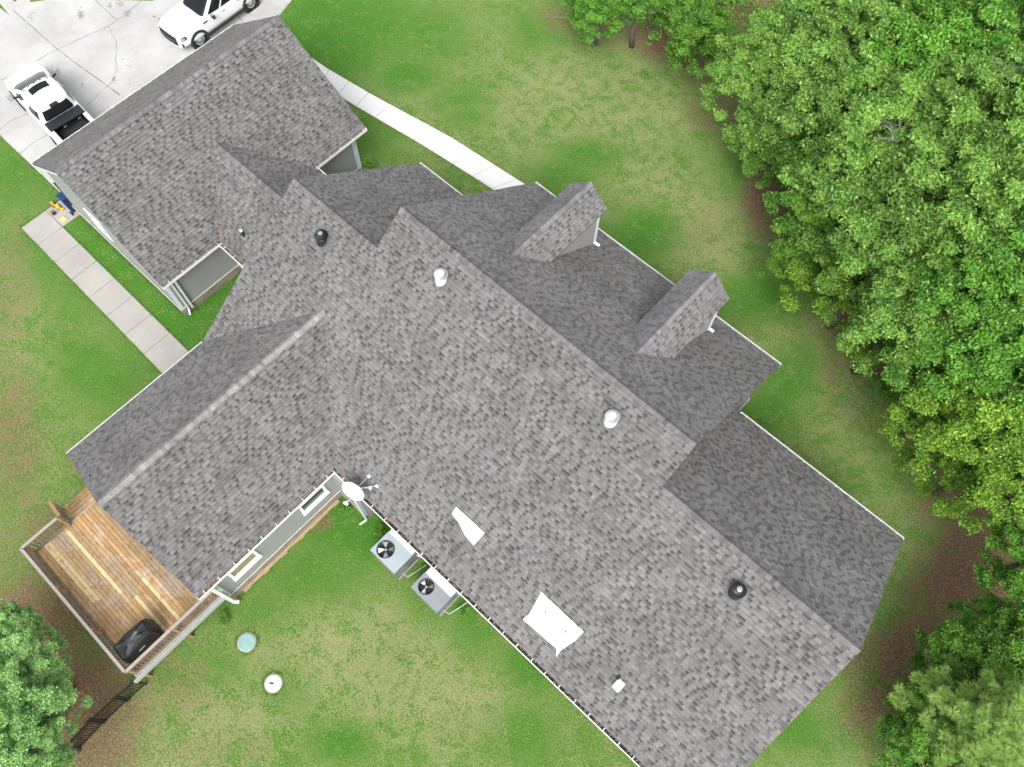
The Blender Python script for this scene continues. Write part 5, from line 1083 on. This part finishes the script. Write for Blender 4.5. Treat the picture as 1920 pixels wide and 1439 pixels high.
# bushes and weeds at the walls
def bush(x, y, r, h, kind, label, n=1500, name='shrub', cat='shrub', size=.05, group=None):
    root = empty(name, (x, y, 0), label, cat, group); g = np.random.default_rng(int(abs(x*100)+abs(y*37))); cs = [(g.uniform(-r, r)*.7, g.uniform(-r, r)*.7, h*g.uniform(.3, .8)) for _ in range(12)]; rs_ = [r*g.uniform(.25, .5) for _ in cs]
    me = leaf_mesh('foliage', n, cs, rs_, size, int(abs(x*50)+7)); me.materials[0] = LEAF[kind]; o = bpy.data.objects.new('foliage', me); sc.collection.objects.link(o); o.parent = root
    b = MB()
    for c in cs[:7]: b.tube([(x, y, 0), (x+c[0], y+c[1], c[2])], [.015, .006], 5)
    b.build('stem', M['bark'], root)
bush(-21.95, 14.0, .42, .9, 'dark', 'small green shrub against the garage corner trim')
bush(-10.7, 2.1, .25, .35, 'bright', 'leafy weeds at the corner under the satellite dish', 500, 'weeds', 'weeds', .04); bush(-7.0, 2.9, .3, .4, 'bright', 'weeds growing between the two air conditioners', 700, 'weeds', 'weeds', .04)
bush(-9.2, 2.5, .3, .3, 'dark', 'low weeds beside the upper air conditioner', 500, 'weeds', 'weeds', .035); bush(-4.7, 2.5, .22, .3, 'bright', 'weeds at the far side of the lower air conditioner', 400, 'weeds', 'weeds', .035)
bush(-11.0, -3.75, .28, .35, 'grey', 'pale dry shrub at the foot of the white downspout', 700, 'shrub', 'shrub', .035); bush(-16.3, 27.6, .3, .3, 'bright', 'small green weed at the edge of the dead branches', 400, 'weeds', 'weeds', .04)
# undergrowth under the wood: one uncountable mass
edge = [P(*q) for q in ((1030, -60), (1090, 18), (1170, 45), (1300, 95), (1395, 150), (1420, 270), (1475, 380), (1530, 470), (1560, 580), (1650, 650), (1700, 770), (1790, 860), (1870, 960), (1925, 1000), (1925, 1085), (1900, 1110), (1810, 1215), (1760, 1300), (1680, 1400), (1660, 1500), (2300, 1500), (2300, -300), (1030, -300))]
ex = np.array([[p.x, p.y] for p in edge])
def inpoly(X, Y, poly):
    r = np.zeros(X.shape, bool); n = len(poly); j = n-1
    for i in range(n):
        xi, yi = poly[i]; xj, yj = poly[j]; cnd = ((yi > Y) != (yj > Y)) & (X < (xj-xi)*(Y-yi)/(yj-yi+1e-12)+xi); r ^= cnd; j = i
    return r
g = np.random.default_rng(5); X = g.uniform(-26, 26, 9000); Y = g.uniform(4, 46, 9000); m_ = inpoly(X, Y, ex); X, Y = X[m_][:1500], Y[m_][:1500]
cs = [(x, y, g.uniform(.1, 1.1)) for x, y in zip(X, Y)]; me = leaf_mesh('undergrowth', 60000, cs, [g.uniform(.25, .6) for _ in cs], .10, 77); me.materials[0] = LEAF['dark']
o = bpy.data.objects.new('undergrowth', me); sc.collection.objects.link(o); tag(o, 'dark leafy undergrowth filling the floor of the wood', 'undergrowth', kind='stuff')
# fallen leaves, twigs
def litter(n, regions, name, label, mat, s0=.012, s1=.035):
    b = MB(); tot = sum(r[4] for r in regions)
    for (px, py, rx, ry, w_) in regions:
        for i in range(int(n*w_/tot)):
            q = P(px+random.gauss(0, rx*.5), py+random.gauss(0, ry*.5)); z = random.uniform(.01, .03); r = random.uniform(s0, s1); a = random.uniform(0, 6.3); e1 = Vector((math.cos(a), math.sin(a), random.uniform(-.3, .3)))*r; e2 = Vector((-math.sin(a), math.cos(a), random.uniform(-.3, .3)))*r*.55; q.z = z
            b.face([q-e1, q+e2, q+e1, q-e2], m=random.choice((0, 0, 1, 2)))
    o = b.build(name, [M['litter'], M['twig'], M['orange']] if mat is None else mat); tag(o, label, 'fallen leaves', kind='stuff')
M['stain'] = simple('driveway_dirt', (.30, .24, .18), .95, var=.3)
b = MB()
for (px, py, n_, sp) in ((153, 26, 46, 7), (152, 32, 30, 5), (223, 7, 50, 8), (240, 28, 60, 7), (214, 150, 34, 5), (206, 12, 26, 5), (290, 32, 14, 3), (155, 160, 10, 5), (60, 30, 26, 9), (160, 100, 8, 18), (250, 130, 16, 30), (95, 130, 14, 30)):
    for i in range(n_):
        q = P(px+random.gauss(0, sp*.5), py+random.gauss(0, sp*.6)); r = random.uniform(.015, .06); a = random.uniform(0, 6.3); k_ = random.randint(5, 7); b.face([(q.x+r*random.uniform(.5, 1)*math.cos(a+2*PI*j/k_), q.y+r*random.uniform(.4, 1)*math.sin(a+2*PI*j/k_), .0345+i*.00004) for j in range(k_)])
b.build('dirt_patches', M['stain'], drv)
M['paleleaf'] = simple('pale_dead_leaf', (.42, .33, .24), .9, var=.3)
litter(6500, [(1425, 380, 40, 70, 1), (400, 1330, 60, 60, .3), (60, 900, 60, 100, .4), (1800, 1070, 90, 110, 3), (1680, 1240, 80, 80, 2), (1640, 1340, 90, 60, 1), (1240, 70, 80, 50, 2), (1440, 360, 50, 110, 1), (180, 1130, 90, 90, 2), (190, 1360, 110, 70, 2), (1330, 220, 60, 60, .5), (1650, 700, 80, 150, .7)], 'fallen_leaves', 'scattered dry brown leaves on the bare soil by the trees', [M['litter'], M['paleleaf'], M['dark']])
def branch(pts, rad, label, seed):
    g = random.Random(seed); q = [P(px, py, z) for px, py, z in pts]; c = q[0]; root = empty('dead_branch', (c.x, c.y, 0), label, 'branch', 'dead branches at the top of the lawn')
    b = MB(); b.tube(q, [rad*(1-.75*i/(len(q)-1)) for i in range(len(q))], 6)
    b.build('limb', M['twig'], root, True); b = MB()
    for i in range(1, len(q)):
        for k in range(4):
            s = q[i-1].lerp(q[i], g.random()); d = Vector((g.uniform(-1, 1), g.uniform(-1, 1), g.uniform(-.02, .25))).normalized()*g.uniform(.4, 1.1); m = s+d*.5+Vector((g.uniform(-.1, .1), g.uniform(-.1, .1), 0)); e = s+d; e.z = max(.03, e.z); m.z = max(.03, m.z); b.tube([s, m, e], [rad*.35, rad*.22, rad*.08], 4)
    b.build('twigs', M['twig'], root, True)
branch([(1100, 33, .5), (1060, 33, .3), (1012, 32, .06)], .035, 'thin dead branch pointing straight out over the lawn', 1); branch([(1075, 33, .5), (1095, 55, .3), (1110, 80, .12), (1120, 103, .05)], .035, 'long dead branch hanging down onto the lawn', 2)
branch([(1085, 45, .5), (1108, 62, .3), (1130, 66, .2)], .03, 'short dead branch crossing between the longer ones', 3); branch([(1150, 25, 1.2), (1124, 45, .5)], .03, 'stubby grey dead branch by the bright tree', 4); branch([(1170, 35, .9), (1170, 55, .4), (1187, 80, .1)], .035, 'forked dead branch by the orange soil', 5)
# grass tufts: ragged blades where lawn meets paving, walls and lids, plus sparse tufts over the lawn
def tufts(name, label, pts, n_per=5, h=.07):
    g = np.random.default_rng(9); base = np.repeat(np.array(pts), n_per, 0); n = len(base); base = base+np.concatenate([g.normal(0, .035, (n, 2)), np.zeros((n, 1))], 1); a = g.uniform(0, 2*PI, n); ln = h*(.5+g.random(n)); lean = g.uniform(.3, 1.3, n)
    d = np.stack([np.cos(a)*lean, np.sin(a)*lean, np.ones(n)], 1); d /= np.linalg.norm(d, axis=1)[:, None]; s = np.stack([-np.sin(a), np.cos(a), 0*a], 1)*.007
    V = np.stack([base-s, base+s, base+d*ln[:, None]], 1).reshape(-1, 3); me = bpy.data.meshes.new(name); me.vertices.add(n*3); me.vertices.foreach_set('co', V.ravel()); me.loops.add(n*3); me.loops.foreach_set('vertex_index', np.arange(n*3, dtype=np.int32)); me.polygons.add(n)
    me.polygons.foreach_set('loop_start', np.arange(0, n*3, 3, dtype=np.int32)); me.polygons.foreach_set('loop_total', np.full(n, 3, dtype=np.int32))
    a_ = me.attributes.new('tone', 'FLOAT_COLOR', 'FACE'); a_.data.foreach_set('color', np.stack([g.random(n), (g.random(n) < .25)*g.random(n), 0*a, 0*a+1], 1).astype(np.float32).ravel()); me.materials.append(M['blade']); me.update(); me.validate()
    o = bpy.data.objects.new(name, me); sc.collection.objects.link(o); tag(o, label, 'grass', kind='stuff')
pts = []
def along(a, c, dens=26, sp=.05):
    a, c = Vector(a[:2]), Vector(c[:2]); n = int((c-a).length*dens)
    for i in range(n): q = a.lerp(c, random.random()); pts.append((q.x+random.gauss(0, sp), q.y+random.gauss(0, sp), 0))
along((-31.5, 1.0), (-20.3, .85)); along((-30.1, 2.36), (-20.5, 2.3)); along((-31.5, 1.0), (-31.5, 3.3)); along((-45, 3.32), (-31.5, 3.36))
for C_ in (L, R_):
    for i in range(len(C_)-1): along(C_[i], C_[i+1])
for i in range(4, 8): along(drive_poly[i], drive_poly[i+1] if i < 7 else drive_poly[7])
along((-22.2, 3.5), (-22.2, 6.4), 40); along((-30, 3.24), (-22.4, 3.24), 40); along((-11.2, -3.2), (-11.2, 2.4), 30); along((-9.7, 3.1), (5, 3.1), 20)
for cc, rr in (((-9.72, -3.72), .34), ((-7.91, -3.99), .32)):
    for i in range(90): a = random.uniform(0, 6.3); q = rr+random.uniform(0, .12); pts.append((cc[0]+q*math.cos(a), cc[1]+q*math.sin(a), 0))
tufts('grass_edging', 'ragged grass blades along the paving and walls', pts, 5, .07)
